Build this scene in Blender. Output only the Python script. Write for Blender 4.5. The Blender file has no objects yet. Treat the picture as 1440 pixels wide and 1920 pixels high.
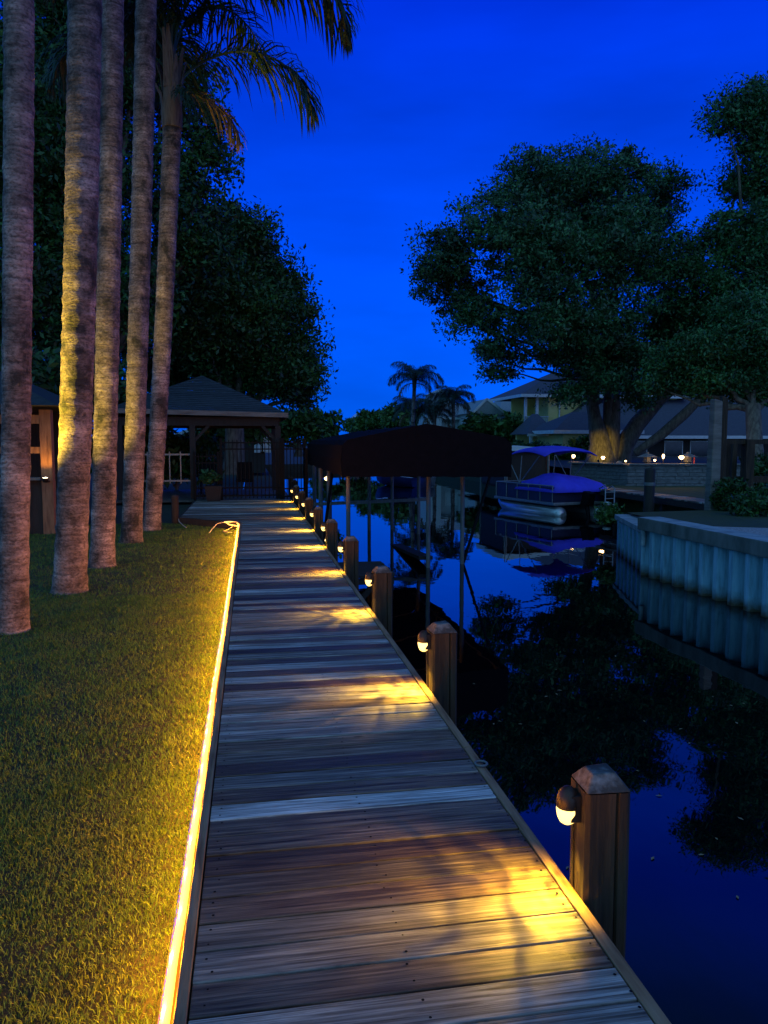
import bpy, math, random
import numpy as np
from mathutils import Vector, Matrix
R = math.radians
scene = bpy.context.scene
COL = scene.collection
rng = np.random.default_rng(7)
random.seed(7)

# ------------------------------------------------------------------ camera
CAMH = 1.6
FPX = 1442.0
TH = math.atan(130 / FPX)
PH = math.atan(250 / FPX * math.cos(TH))
cam = bpy.data.cameras.new('camera')
camo = bpy.data.objects.new('camera', cam)
COL.objects.link(camo)
cam.sensor_fit = 'HORIZONTAL'
cam.sensor_width = 36
cam.lens = 36 * FPX / 1440
cam.clip_start = 0.05
cam.clip_end = 3000
camo.location = (0, 0, CAMH)
camo.rotation_euler = (R(90) - TH, 0, -PH)
scene.camera = camo

# ------------------------------------------------------------------ sky and light
SUN_EL, SUN_ROT = R(2.0), R(205)
w = bpy.data.worlds.new('World')
scene.world = w
w.use_nodes = True
nt = w.node_tree
nt.nodes.clear()
out = nt.nodes.new('ShaderNodeOutputWorld')
bg = nt.nodes.new('ShaderNodeBackground')
sky = nt.nodes.new('ShaderNodeTexSky')
sky.sky_type = 'NISHITA'
sky.sun_disc = False
sky.sun_elevation = SUN_EL
sky.sun_rotation = SUN_ROT
bw = nt.nodes.new('ShaderNodeRGBToBW')
nt.links.new(sky.outputs[0], bw.inputs[0])
tc = nt.nodes.new('ShaderNodeTexCoord')
sep = nt.nodes.new('ShaderNodeSeparateXYZ')
nt.links.new(tc.outputs['Generated'], sep.inputs[0])
# dusk colour of the air: deep blue away from the set sun, greyer overhead, teal behind and left, both shaped to light deck and seawall
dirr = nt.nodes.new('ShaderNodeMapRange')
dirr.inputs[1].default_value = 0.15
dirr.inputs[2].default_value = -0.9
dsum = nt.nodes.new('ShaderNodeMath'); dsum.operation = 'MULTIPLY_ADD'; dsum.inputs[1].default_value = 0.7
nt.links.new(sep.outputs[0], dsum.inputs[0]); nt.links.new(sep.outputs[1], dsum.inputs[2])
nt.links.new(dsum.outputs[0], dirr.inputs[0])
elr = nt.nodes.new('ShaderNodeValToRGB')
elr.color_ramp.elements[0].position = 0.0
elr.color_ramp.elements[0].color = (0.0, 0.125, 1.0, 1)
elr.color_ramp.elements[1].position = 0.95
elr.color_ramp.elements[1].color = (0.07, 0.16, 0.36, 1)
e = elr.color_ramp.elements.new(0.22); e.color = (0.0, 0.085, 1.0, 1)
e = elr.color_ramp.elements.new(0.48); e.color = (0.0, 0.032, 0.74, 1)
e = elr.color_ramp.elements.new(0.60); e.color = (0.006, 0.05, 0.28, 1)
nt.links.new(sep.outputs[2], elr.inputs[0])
cn = nt.nodes.new('ShaderNodeTexNoise')
cn.inputs['Scale'].default_value = 2.2
cn.inputs['Detail'].default_value = 5
cmap = nt.nodes.new('ShaderNodeMapping')
cmap.inputs['Scale'].default_value = (1, 1, 4)
nt.links.new(tc.outputs['Generated'], cmap.inputs[0])
nt.links.new(cmap.outputs[0], cn.inputs[0])
cr = nt.nodes.new('ShaderNodeMapRange')
cr.inputs[1].default_value = 0.35
cr.inputs[2].default_value = 0.7
cr.inputs[3].default_value = 0.80
cr.inputs[4].default_value = 1.16
nt.links.new(cn.outputs[0], cr.inputs[0])
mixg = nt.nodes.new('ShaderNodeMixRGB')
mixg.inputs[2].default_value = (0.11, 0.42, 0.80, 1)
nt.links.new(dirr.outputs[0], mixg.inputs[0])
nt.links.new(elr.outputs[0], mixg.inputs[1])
mulc = nt.nodes.new('ShaderNodeMixRGB')
mulc.blend_type = 'MULTIPLY'
mulc.inputs[0].default_value = 1
nt.links.new(mixg.outputs[0], mulc.inputs[1])
nt.links.new(cr.outputs[0], mulc.inputs[2])
# the physical sky has no share in the mix
mixs = nt.nodes.new('ShaderNodeMixRGB')
mixs.inputs[0].default_value = 0.0
nt.links.new(mulc.outputs[0], mixs.inputs[1])
nt.links.new(sky.outputs[0], mixs.inputs[2])
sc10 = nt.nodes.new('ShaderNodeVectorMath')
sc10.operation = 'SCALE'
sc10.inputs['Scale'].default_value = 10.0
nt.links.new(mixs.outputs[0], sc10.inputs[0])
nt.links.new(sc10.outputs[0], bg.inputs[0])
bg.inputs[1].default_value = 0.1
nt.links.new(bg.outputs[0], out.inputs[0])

sun = bpy.data.lights.new('sun', 'SUN')
suno = bpy.data.objects.new('sun', sun)
COL.objects.link(suno)
sun.energy = 0.15
sun.angle = R(70)
sun.color = (1.0, 0.78, 0.66)
suno.rotation_euler = (R(64), 0, R(24))      # afterglow: comes from behind the camera, high and very soft

scene.view_settings.view_transform = 'Standard'
scene.view_settings.look = 'None'
scene.view_settings.exposure = 0
scene.view_settings.gamma = 1
try:
    scene.cycles.use_denoising = True
    scene.cycles.max_bounces = 6
    scene.cycles.sample_clamp_indirect = 4
except Exception:
    pass

# ------------------------------------------------------------------ pixel helpers (planning only: every point gets its own depth)
_F = Vector((math.sin(PH), math.cos(PH), 0)); _R = Vector((math.cos(PH), -math.sin(PH), 0))
_W = _F * math.cos(TH) - Vector((0, 0, math.sin(TH)))
_U = _F * math.sin(TH) + Vector((0, 0, math.cos(TH)))
def _ray(px, py):
    return _W + _R * ((px - 720) / FPX) + _U * ((960 - py) / FPX)
def atY(px, py, Y):
    d = _ray(px, py); return Vector((0, 0, CAMH)) + d * (Y / d.y)
def atz(px, py, z):
    d = _ray(px, py); return Vector((0, 0, CAMH)) + d * ((z - CAMH) / d.z)
def mpp(p):                                   # metres per photo pixel at a point
    return (Vector(p) - Vector((0, 0, CAMH))).dot(_W) / FPX

# ------------------------------------------------------------------ materials
def ramp(nt, cols):
    n = nt.nodes.new('ShaderNodeValToRGB')
    k = len(cols)
    n.color_ramp.elements[0].color = (*cols[0], 1)
    n.color_ramp.elements[0].position = 0.3
    n.color_ramp.elements[1].color = (*cols[-1], 1)
    n.color_ramp.elements[1].position = 0.7
    for i in range(1, k - 1):
        e = n.color_ramp.elements.new(0.3 + 0.4 * i / (k - 1)); e.color = (*cols[i], 1)
    return n
def pm(name, cols, scale=6, rough=0.7, stretch=(1, 1, 1), bump=0.15, metal=0, island=None, detail=6, spec=0.5, bdist=0.02):
    m = bpy.data.materials.new(name); m.use_nodes = True
    nt = m.node_tree; b = nt.nodes['Principled BSDF']
    tc = nt.nodes.new('ShaderNodeTexCoord'); mp = nt.nodes.new('ShaderNodeMapping')
    mp.inputs['Scale'].default_value = stretch
    nt.links.new(tc.outputs['Object'], mp.inputs[0])
    no = nt.nodes.new('ShaderNodeTexNoise'); no.inputs['Scale'].default_value = scale; no.inputs['Detail'].default_value = detail
    no.inputs['Roughness'].default_value = 0.6
    nt.links.new(mp.outputs[0], no.inputs[0])
    r = ramp(nt, cols); nt.links.new(no.outputs[0], r.inputs[0])
    col = r.outputs[0]
    if island:
        g = nt.nodes.new('ShaderNodeNewGeometry')
        mr = nt.nodes.new('ShaderNodeMapRange'); mr.inputs[3].default_value = island[0]; mr.inputs[4].default_value = island[1]
        nt.links.new(g.outputs['Random Per Island'], mr.inputs[0])
        mx = nt.nodes.new('ShaderNodeMixRGB'); mx.blend_type = 'MULTIPLY'; mx.inputs[0].default_value = 1
        nt.links.new(col, mx.inputs[1]); nt.links.new(mr.outputs[0], mx.inputs[2]); col = mx.outputs[0]
    nt.links.new(col, b.inputs['Base Color'])
    b.inputs['Roughness'].default_value = rough; b.inputs['Metallic'].default_value = metal
    b.inputs['Specular IOR Level'].default_value = spec
    if bump:
        bp = nt.nodes.new('ShaderNodeBump'); bp.inputs['Strength'].default_value = bump; bp.inputs['Distance'].default_value = bdist
        nt.links.new(no.outputs[0], bp.inputs['Height']); nt.links.new(bp.outputs[0], b.inputs['Normal'])
    return m
def em(name, col, strength):
    m = bpy.data.materials.new(name); m.use_nodes = True
    b = m.node_tree.nodes['Principled BSDF']
    b.inputs['Base Color'].default_value = (0.8, 0.7, 0.5, 1)
    b.inputs['Emission Color'].default_value = (*col, 1); b.inputs['Emission Strength'].default_value = strength
    return m

def deck_material():
    m = bpy.data.materials.new('weathered_deck_wood'); m.use_nodes = True
    nt = m.node_tree; b = nt.nodes['Principled BSDF']; L = nt.links.new
    tc = nt.nodes.new('ShaderNodeTexCoord'); g = nt.nodes.new('ShaderNodeNewGeometry')
    off = nt.nodes.new('ShaderNodeVectorMath'); off.operation = 'MULTIPLY_ADD'
    cmb = nt.nodes.new('ShaderNodeCombineXYZ')
    ms = nt.nodes.new('ShaderNodeMath'); ms.operation = 'MULTIPLY'; ms.inputs[1].default_value = 40
    L(g.outputs['Random Per Island'], ms.inputs[0]); L(ms.outputs[0], cmb.inputs[0]); L(ms.outputs[0], cmb.inputs[2])
    add = nt.nodes.new('ShaderNodeVectorMath'); add.operation = 'ADD'
    L(tc.outputs['Object'], add.inputs[0]); L(cmb.outputs[0], add.inputs[1])
    def noise(sx, sy, sc, det=6, rough=0.6, dist=0.0):
        mp = nt.nodes.new('ShaderNodeMapping'); mp.inputs['Scale'].default_value = (sx, sy, 1)
        L(add.outputs[0], mp.inputs[0])
        n = nt.nodes.new('ShaderNodeTexNoise'); n.inputs['Scale'].default_value = sc; n.inputs['Detail'].default_value = det
        n.inputs['Roughness'].default_value = rough; n.inputs['Distortion'].default_value = dist
        L(mp.outputs[0], n.inputs[0]); return n
    grain = noise(0.6, 22, 3.2, 8, 0.65, 0.6)
    fine = noise(1.5, 120, 3, 4)
    blot = noise(0.9, 3.0, 2.0, 4, 0.6, 0.5)
    plank = ramp(nt, [(0.07, 0.036, 0.02), (0.24, 0.16, 0.11), (0.13, 0.075, 0.046), (0.42, 0.38, 0.34), (0.10, 0.058, 0.036), (0.50, 0.48, 0.46), (0.20, 0.13, 0.088), (0.64, 0.63, 0.62)])
    plank.color_ramp.elements[0].position = 0.0
    for i, e_ in enumerate(plank.color_ramp.elements): e_.position = i / 7.2
    L(g.outputs['Random Per Island'], plank.inputs[0])
    gr = ramp(nt, [(0.16, 0.13, 0.11), (0.55, 0.52, 0.5), (1.0, 1.0, 1.0), (1.7, 1.7, 1.7)])
    for e_, p_ in zip(gr.color_ramp.elements, (0.34, 0.45, 0.54, 0.66)): e_.position = p_
    L(grain.outputs[0], gr.inputs[0])
    m1 = nt.nodes.new('ShaderNodeMixRGB'); m1.blend_type = 'MULTIPLY'; m1.inputs[0].default_value = 1
    L(plank.outputs[0], m1.inputs[1]); L(gr.outputs[0], m1.inputs[2])
    fr = ramp(nt, [(0.72, 0.7, 0.68), (1.2, 1.2, 1.2)]); L(fine.outputs[0], fr.inputs[0])
    m2 = nt.nodes.new('ShaderNodeMixRGB'); m2.blend_type = 'MULTIPLY'; m2.inputs[0].default_value = 1
    L(m1.outputs[0], m2.inputs[1]); L(fr.outputs[0], m2.inputs[2])
    br = ramp(nt, [(0.55, 0.48, 0.45), (1.15, 1.15, 1.15)]); L(blot.outputs[0], br.inputs[0])
    m3 = nt.nodes.new('ShaderNodeMixRGB'); m3.blend_type = 'MULTIPLY'; m3.inputs[0].default_value = 0.8
    L(m2.outputs[0], m3.inputs[1]); L(br.outputs[0], m3.inputs[2])
    # knots
    mpv = nt.nodes.new('ShaderNodeMapping'); mpv.inputs['Scale'].default_value = (1.6, 4.5, 1); L(add.outputs[0], mpv.inputs[0])
    vo = nt.nodes.new('ShaderNodeTexVoronoi'); vo.inputs['Scale'].default_value = 1.3; L(mpv.outputs[0], vo.inputs[0])
    kr = nt.nodes.new('ShaderNodeMapRange'); kr.inputs[1].default_value = 0.03; kr.inputs[2].default_value = 0.085
    kr.inputs[3].default_value = 0.25; kr.inputs[4].default_value = 1.0
    L(vo.outputs['Distance'], kr.inputs[0])
    m4 = nt.nodes.new('ShaderNodeMixRGB'); m4.blend_type = 'MULTIPLY'; m4.inputs[0].default_value = 1
    L(m3.outputs[0], m4.inputs[1]); L(kr.outputs[0], m4.inputs[2])
    L(m4.outputs[0], b.inputs['Base Color'])
    rr = nt.nodes.new('ShaderNodeMapRange'); rr.inputs[3].default_value = 0.36; rr.inputs[4].default_value = 0.75
    L(g.outputs['Random Per Island'], rr.inputs[0]); L(rr.outputs[0], b.inputs['Roughness'])
    bp = nt.nodes.new('ShaderNodeBump'); bp.inputs['Strength'].default_value = 0.55; bp.inputs['Distance'].default_value = 0.004
    ad = nt.nodes.new('ShaderNodeMath'); ad.operation = 'ADD'
    L(grain.outputs[0], ad.inputs[0]); L(fine.outputs[0], ad.inputs[1])
    L(ad.outputs[0], bp.inputs['Height']); L(bp.outputs[0], b.inputs['Normal'])
    return m

def palm_bark():
    m = bpy.data.materials.new('palm_bark'); m.use_nodes = True
    nt = m.node_tree; b = nt.nodes['Principled BSDF']; L = nt.links.new
    tc = nt.nodes.new('ShaderNodeTexCoord'); oi = nt.nodes.new('ShaderNodeObjectInfo')
    cmb = nt.nodes.new('ShaderNodeVectorMath'); cmb.operation = 'ADD'
    sc = nt.nodes.new('ShaderNodeMath'); sc.operation = 'MULTIPLY'; sc.inputs[1].default_value = 30
    L(oi.outputs['Random'], sc.inputs[0])
    cx = nt.nodes.new('ShaderNodeCombineXYZ'); L(sc.outputs[0], cx.inputs[2]); L(sc.outputs[0], cx.inputs[0])
    L(tc.outputs['Object'], cmb.inputs[0]); L(cx.outputs[0], cmb.inputs[1])
    def noise(s, scale, det, dist=0):
        mp = nt.nodes.new('ShaderNodeMapping'); mp.inputs['Scale'].default_value = s
        L(cmb.outputs[0], mp.inputs[0])
        n = nt.nodes.new('ShaderNodeTexNoise'); n.inputs['Scale'].default_value = scale; n.inputs['Detail'].default_value = det
        n.inputs['Distortion'].default_value = dist; n.inputs['Roughness'].default_value = 0.65
        L(mp.outputs[0], n.inputs[0]); return n
    ring = noise((1.2, 1.2, 9), 2.6, 7, 0.4)
    patch = noise((1, 1, 0.8), 3.2, 7, 0.4)
    speck = noise((1, 1, 1.6), 30, 5)
    r1 = ramp(nt, [(0.065, 0.052, 0.05), (0.165, 0.14, 0.134), (0.25, 0.22, 0.21)]); L(ring.outputs[0], r1.inputs[0])
    r2 = ramp(nt, [(0.16, 0.19, 0.18), (0.75, 0.72, 0.70), (1.1, 1.06, 1.04), (1.9, 1.85, 1.8)]); L(patch.outputs[0], r2.inputs[0])
    for e_, p_ in zip(r2.color_ramp.elements, (0.37, 0.46, 0.54, 0.66)): e_.position = p_
    m1 = nt.nodes.new('ShaderNodeMixRGB'); m1.blend_type = 'MULTIPLY'; m1.inputs[0].default_value = 1
    L(r1.outputs[0], m1.inputs[1]); L(r2.outputs[0], m1.inputs[2])
    r3 = ramp(nt, [(0.42, 0.40, 0.38), (1.0, 1.0, 1.0), (1.3, 1.28, 1.26)])
    for e_, p_ in zip(r3.color_ramp.elements, (0.36, 0.5, 0.66)): e_.position = p_; L(speck.outputs[0], r3.inputs[0])
    m2 = nt.nodes.new('ShaderNodeMixRGB'); m2.blend_type = 'MULTIPLY'; m2.inputs[0].default_value = 1
    L(m1.outputs[0], m2.inputs[1]); L(r3.outputs[0], m2.inputs[2])
    sz = nt.nodes.new('ShaderNodeSeparateXYZ'); L(cmb.outputs[0], sz.inputs[0])
    k1 = nt.nodes.new('ShaderNodeMath'); k1.operation = 'MULTIPLY'; k1.inputs[1].default_value = 5.6; L(sz.outputs[2], k1.inputs[0])
    wob = noise((1, 1, 1), 3.0, 3); k2 = nt.nodes.new('ShaderNodeMath'); k2.operation = 'MULTIPLY_ADD'; k2.inputs[1].default_value = 1.5; L(wob.outputs[0], k2.inputs[0]); L(k1.outputs[0], k2.inputs[2])
    k3 = nt.nodes.new('ShaderNodeMath'); k3.operation = 'FRACT'; L(k2.outputs[0], k3.inputs[0])
    k4 = nt.nodes.new('ShaderNodeMapRange'); k4.inputs[1].default_value = 0.0; k4.inputs[2].default_value = 0.16; k4.inputs[3].default_value = 0.42; k4.inputs[4].default_value = 1.0; L(k3.outputs[0], k4.inputs[0])
    m5 = nt.nodes.new('ShaderNodeMixRGB'); m5.blend_type = 'MULTIPLY'; m5.inputs[0].default_value = 0.85; L(m2.outputs[0], m5.inputs[1]); L(k4.outputs[0], m5.inputs[2])
    L(m5.outputs[0], b.inputs['Base Color']); b.inputs['Roughness'].default_value = 0.85
    ad = nt.nodes.new('ShaderNodeMath'); ad.operation = 'ADD'; L(ring.outputs[0], ad.inputs[0]); L(speck.outputs[0], ad.inputs[1])
    bp = nt.nodes.new('ShaderNodeBump'); bp.inputs['Strength'].default_value = 0.7; bp.inputs['Distance'].default_value = 0.02
    L(ad.outputs[0], bp.inputs['Height']); L(bp.outputs[0], b.inputs['Normal'])
    return m

def water_material():
    m = bpy.data.materials.new('dark_canal_water'); m.use_nodes = True
    nt = m.node_tree; b = nt.nodes['Principled BSDF']; L = nt.links.new
    b.inputs['Base Color'].default_value = (0.0012, 0.0022, 0.004, 1)
    b.inputs['Roughness'].default_value = 0.012
    b.inputs['IOR'].default_value = 1.58
    tc = nt.nodes.new('ShaderNodeTexCoord')
    mp = nt.nodes.new('ShaderNodeMapping'); mp.inputs['Scale'].default_value = (1, 0.45, 1); L(tc.outputs['Object'], mp.inputs[0])
    n = nt.nodes.new('ShaderNodeTexNoise'); n.inputs['Scale'].default_value = 1.5; n.inputs['Detail'].default_value = 3; L(mp.outputs[0], n.inputs[0])
    bp = nt.nodes.new('ShaderNodeBump'); bp.inputs['Strength'].default_value = 0.5; bp.inputs['Distance'].default_value = 0.008
    L(n.outputs[0], bp.inputs['Height']); L(bp.outputs[0], b.inputs['Normal'])
    return m

def pile_material():
    m = pm('grey_vinyl_sheet_pile', [(0.12, 0.24, 0.30), (0.22, 0.44, 0.56), (0.32, 0.56, 0.68)], 5, 0.55, (3, 3, 0.35), 0.08)
    nt = m.node_tree; b = nt.nodes['Principled BSDF']; L = nt.links.new
    base = b.inputs['Base Color'].links[0].from_socket
    g = nt.nodes.new('ShaderNodeNewGeometry'); s = nt.nodes.new('ShaderNodeSeparateXYZ'); L(g.outputs['Position'], s.inputs[0])
    n = nt.nodes.new('ShaderNodeTexNoise'); n.inputs['Scale'].default_value = 9; L(g.outputs['Position'], n.inputs[0])
    ad = nt.nodes.new('ShaderNodeMath'); ad.operation = 'MULTIPLY_ADD'; ad.inputs[1].default_value = 0.16; L(n.outputs[0], ad.inputs[0]); L(s.outputs[2], ad.inputs[2])
    mr = nt.nodes.new('ShaderNodeMapRange'); mr.inputs[1].default_value = -0.80; mr.inputs[2].default_value = -0.60; mr.inputs[3].default_value = 1; mr.inputs[4].default_value = 0
    L(ad.outputs[0], mr.inputs[0])
    mx = nt.nodes.new('ShaderNodeMixRGB'); mx.inputs[2].default_value = (0.085, 0.06, 0.03, 1)     # tide-line scum
    L(mr.outputs[0], mx.inputs[0]); L(base, mx.inputs[1]); L(mx.outputs[0], b.inputs['Base Color'])
    return m

M = dict(
    deck=deck_material(), bark=palm_bark(), water=water_material(), pile=pile_material(),
    edge=pm('edge_board_wood', [(0.14, 0.065, 0.03), (0.30, 0.17, 0.09), (0.38, 0.24, 0.14)], 4, 0.75, (8, 0.7, 8), 0.3),
    post=pm('rough_piling_wood', [(0.014, 0.008, 0.004), (0.042, 0.023, 0.010), (0.08, 0.047, 0.022)], 5, 0.85, (6, 6, 0.5), 0.6),
    posttop=pm('weathered_end_grain', [(0.025, 0.022, 0.02), (0.05, 0.046, 0.042), (0.24, 0.25, 0.25)], 11, 0.8, (1, 1, 1), 0.5),
    hood=pm('bronze_lamp_metal', [(0.03, 0.024, 0.02), (0.06, 0.045, 0.04)], 20, 0.4, bump=0.05, metal=0.6),
    rope=em('rope_light_glow', (1.0, 0.38, 0.055), 2.8),
    globe=em('lamp_globe_glow', (1.0, 0.64, 0.16), 2.9),
    farglow=em('path_lamp_glow', (1.0, 0.62, 0.25), 9.0),
    floodglow=em('flood_lamp_glow', (1.0, 0.8, 0.5), 14.0),
    soil=pm('lawn_soil', [(0.010, 0.014, 0.005), (0.022, 0.03, 0.010), (0.030, 0.024, 0.012)], 5, 0.95, bump=0.5),
    grass=pm('grass_blades', [(0.045, 0.12, 0.008), (0.085, 0.18, 0.014), (0.13, 0.19, 0.022)], 1.6, 0.6, bump=0, island=(0.55, 1.35)),
    frond=pm('palm_frond', [(0.004, 0.024, 0.013), (0.011, 0.052, 0.030)], 3, 0.5, bump=0, island=(0.6, 1.4)),
    dry=pm('dry_palm_frond', [(0.07, 0.045, 0.025), (0.16, 0.11, 0.06)], 3, 0.8, bump=0, island=(0.6, 1.4)),
    boot=pm('palm_boot', [(0.03, 0.024, 0.018), (0.13, 0.115, 0.095), (0.08, 0.07, 0.055)], 4, 0.8, (5, 5, 0.6), 0.4),
    oakleaf=pm('oak_leaves', [(0.009, 0.034, 0.010), (0.025, 0.085, 0.024), (0.05, 0.165, 0.046)], 0.5, 0.5, bump=0, island=(0.35, 1.7)),
    oakleaf2=pm('green_oak_leaves', [(0.010, 0.040, 0.009), (0.025, 0.092, 0.02), (0.045, 0.165, 0.037)], 0.5, 0.5, bump=0, island=(0.35, 1.7)),
    darkleaf=pm('dark_leaves', [(0.010, 0.035, 0.006), (0.022, 0.08, 0.012), (0.035, 0.12, 0.02)], 0.5, 0.55, bump=0, island=(0.3, 1.7)),  # darker green leaf tone for left-bank oaks and shrubs
    farleaf=pm('far_leaves', [(0.03, 0.09, 0.012), (0.06, 0.14, 0.02)], 0.5, 0.6, bump=0, island=(0.5, 1.5)),
    tbark=pm('oak_bark', [(0.05, 0.04, 0.03), (0.13, 0.10, 0.075), (0.22, 0.18, 0.13)], 5, 0.9, (2, 2, 0.5), 0.8),
    canopy=pm('black_canopy_fabric', [(0.003, 0.003, 0.005), (0.006, 0.005, 0.008)], 8, 0.9, bump=0.1, spec=0.1),
    alum=pm('dull_aluminium', [(0.22, 0.23, 0.23), (0.34, 0.35, 0.35)], 12, 0.5, bump=0.05, metal=0.6),
    steel=pm('stained_pole', [(0.10, 0.11, 0.11), (0.2, 0.2, 0.2)], 10, 0.6, (1, 1, .3), 0.1),
    black=pm('black_iron', [(0.003, 0.003, 0.004), (0.006, 0.006, 0.007)], 20, 0.6, bump=0.1, spec=0.15),
    shingle=pm('grey_shingles', [(0.014, 0.022, 0.026), (0.03, 0.04, 0.048), (0.045, 0.055, 0.062)], 7, 0.85, (1, 1, 5), 0.3, island=(0.8, 1.2)),
    paleshingle=pm('pale_grey_shingles', [(0.16, 0.19, 0.2), (0.25, 0.28, 0.29), (0.3, 0.33, 0.34)], 7, 0.85, (1, 1, 5), 0.3),
    darkshingle=pm('dark_slate_shingles', [(0.05, 0.055, 0.075), (0.085, 0.09, 0.115)], 5, 0.85, (1, 1, 5), 0.3),
    brownwood=pm('brown_timber', [(0.10, 0.05, 0.025), (0.21, 0.115, 0.055), (0.28, 0.16, 0.08)], 4, 0.7, (6, 6, 0.7), 0.3),
    darkwood=pm('dark_timber', [(0.014, 0.011, 0.009), (0.032, 0.025, 0.02)], 5, 0.8, (5, 5, 0.7), 0.3),
    fascia=pm('weathered_fascia', [(0.11, 0.09, 0.075), (0.24, 0.21, 0.18)], 3, 0.8, (0.6, 0.6, 4), 0.2),
    concrete=pm('stained_concrete', [(0.14, 0.18, 0.2), (0.26, 0.33, 0.36), (0.34, 0.42, 0.45)], 3.5, 0.85, (1, 1, 1), 0.3),
    capside=pm('dark_concrete', [(0.06, 0.07, 0.06), (0.13, 0.14, 0.13), (0.20, 0.20, 0.19)], 3.5, 0.9, (1, 1, 0.4), 0.3),  # darker concrete for the cap sides, the paler one goes on top
    stone=pm('stacked_stone', [(0.08, 0.08, 0.08), (0.15, 0.15, 0.15), (0.21, 0.21, 0.21)], 7, 0.9, (1, 1, 2), 0.8),
    gravel=pm('pale_gravel', [(0.12, 0.12, 0.12), (0.5, 0.5, 0.5)], 26, 0.9, bump=0.8),
    rightgrass=pm('bank_grass', [(0.018, 0.036, 0.010), (0.045, 0.07, 0.02)], 6, 0.9, bump=0.6),
    mud=pm('bank_mud', [(0.02, 0.017, 0.012), (0.05, 0.04, 0.03)], 5, 0.9, bump=0.5),
    tube=pm('pontoon_aluminium', [(0.36, 0.40, 0.42), (0.55, 0.58, 0.6)], 5, 0.28, (0.4, 3, 3), 0.03, metal=0.7),
    navy=pm('navy_side_panel', [(0.012, 0.014, 0.045), (0.022, 0.024, 0.07)], 5, 0.4, bump=0.03),
    royal=pm('royal_blue_canvas', [(0.05, 0.04, 0.55), (0.07, 0.06, 0.75)], 3, 0.75, bump=0.2),
    white=pm('white_paint', [(0.55, 0.56, 0.56), (0.72, 0.73, 0.73)], 4, 0.5, bump=0.05),
    palewall=pm('pale_blue_siding', [(0.34, 0.40, 0.42), (0.44, 0.50, 0.52)], 3, 0.8, (0.4, 0.4, 9), 0.2),
    yellow=pm('yellow_stucco', [(0.68, 0.58, 0.2), (0.78, 0.68, 0.28)], 3, 0.85, bump=0.2),
    glass=pm('dark_window_glass', [(0.02, 0.025, 0.035), (0.04, 0.05, 0.06)], 3, 0.08, bump=0),
    pane=pm('pale_window_blind', [(0.45, 0.5, 0.52), (0.6, 0.65, 0.66)], 3, 0.3, bump=0),
    brick=pm('red_brick', [(0.18, 0.08, 0.06), (0.28, 0.14, 0.1)], 9, 0.9, bump=0.3),
    leafspeck=pm('floating_leaf', [(0.20, 0.15, 0.08), (0.34, 0.27, 0.15)], 9, 0.8, bump=0.1),
    redpaint=pm('red_paint', [(0.45, 0.03, 0.03), (0.55, 0.05, 0.05)], 9, 0.5, bump=0.02),
    wire=pm('white_cord', [(0.5, 0.47, 0.42), (0.65, 0.6, 0.55)], 9, 0.6, bump=0.02),
    clay=pm('terracotta', [(0.03, 0.018, 0.014), (0.05, 0.03, 0.022)], 9, 0.8, bump=0.1),
)

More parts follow.
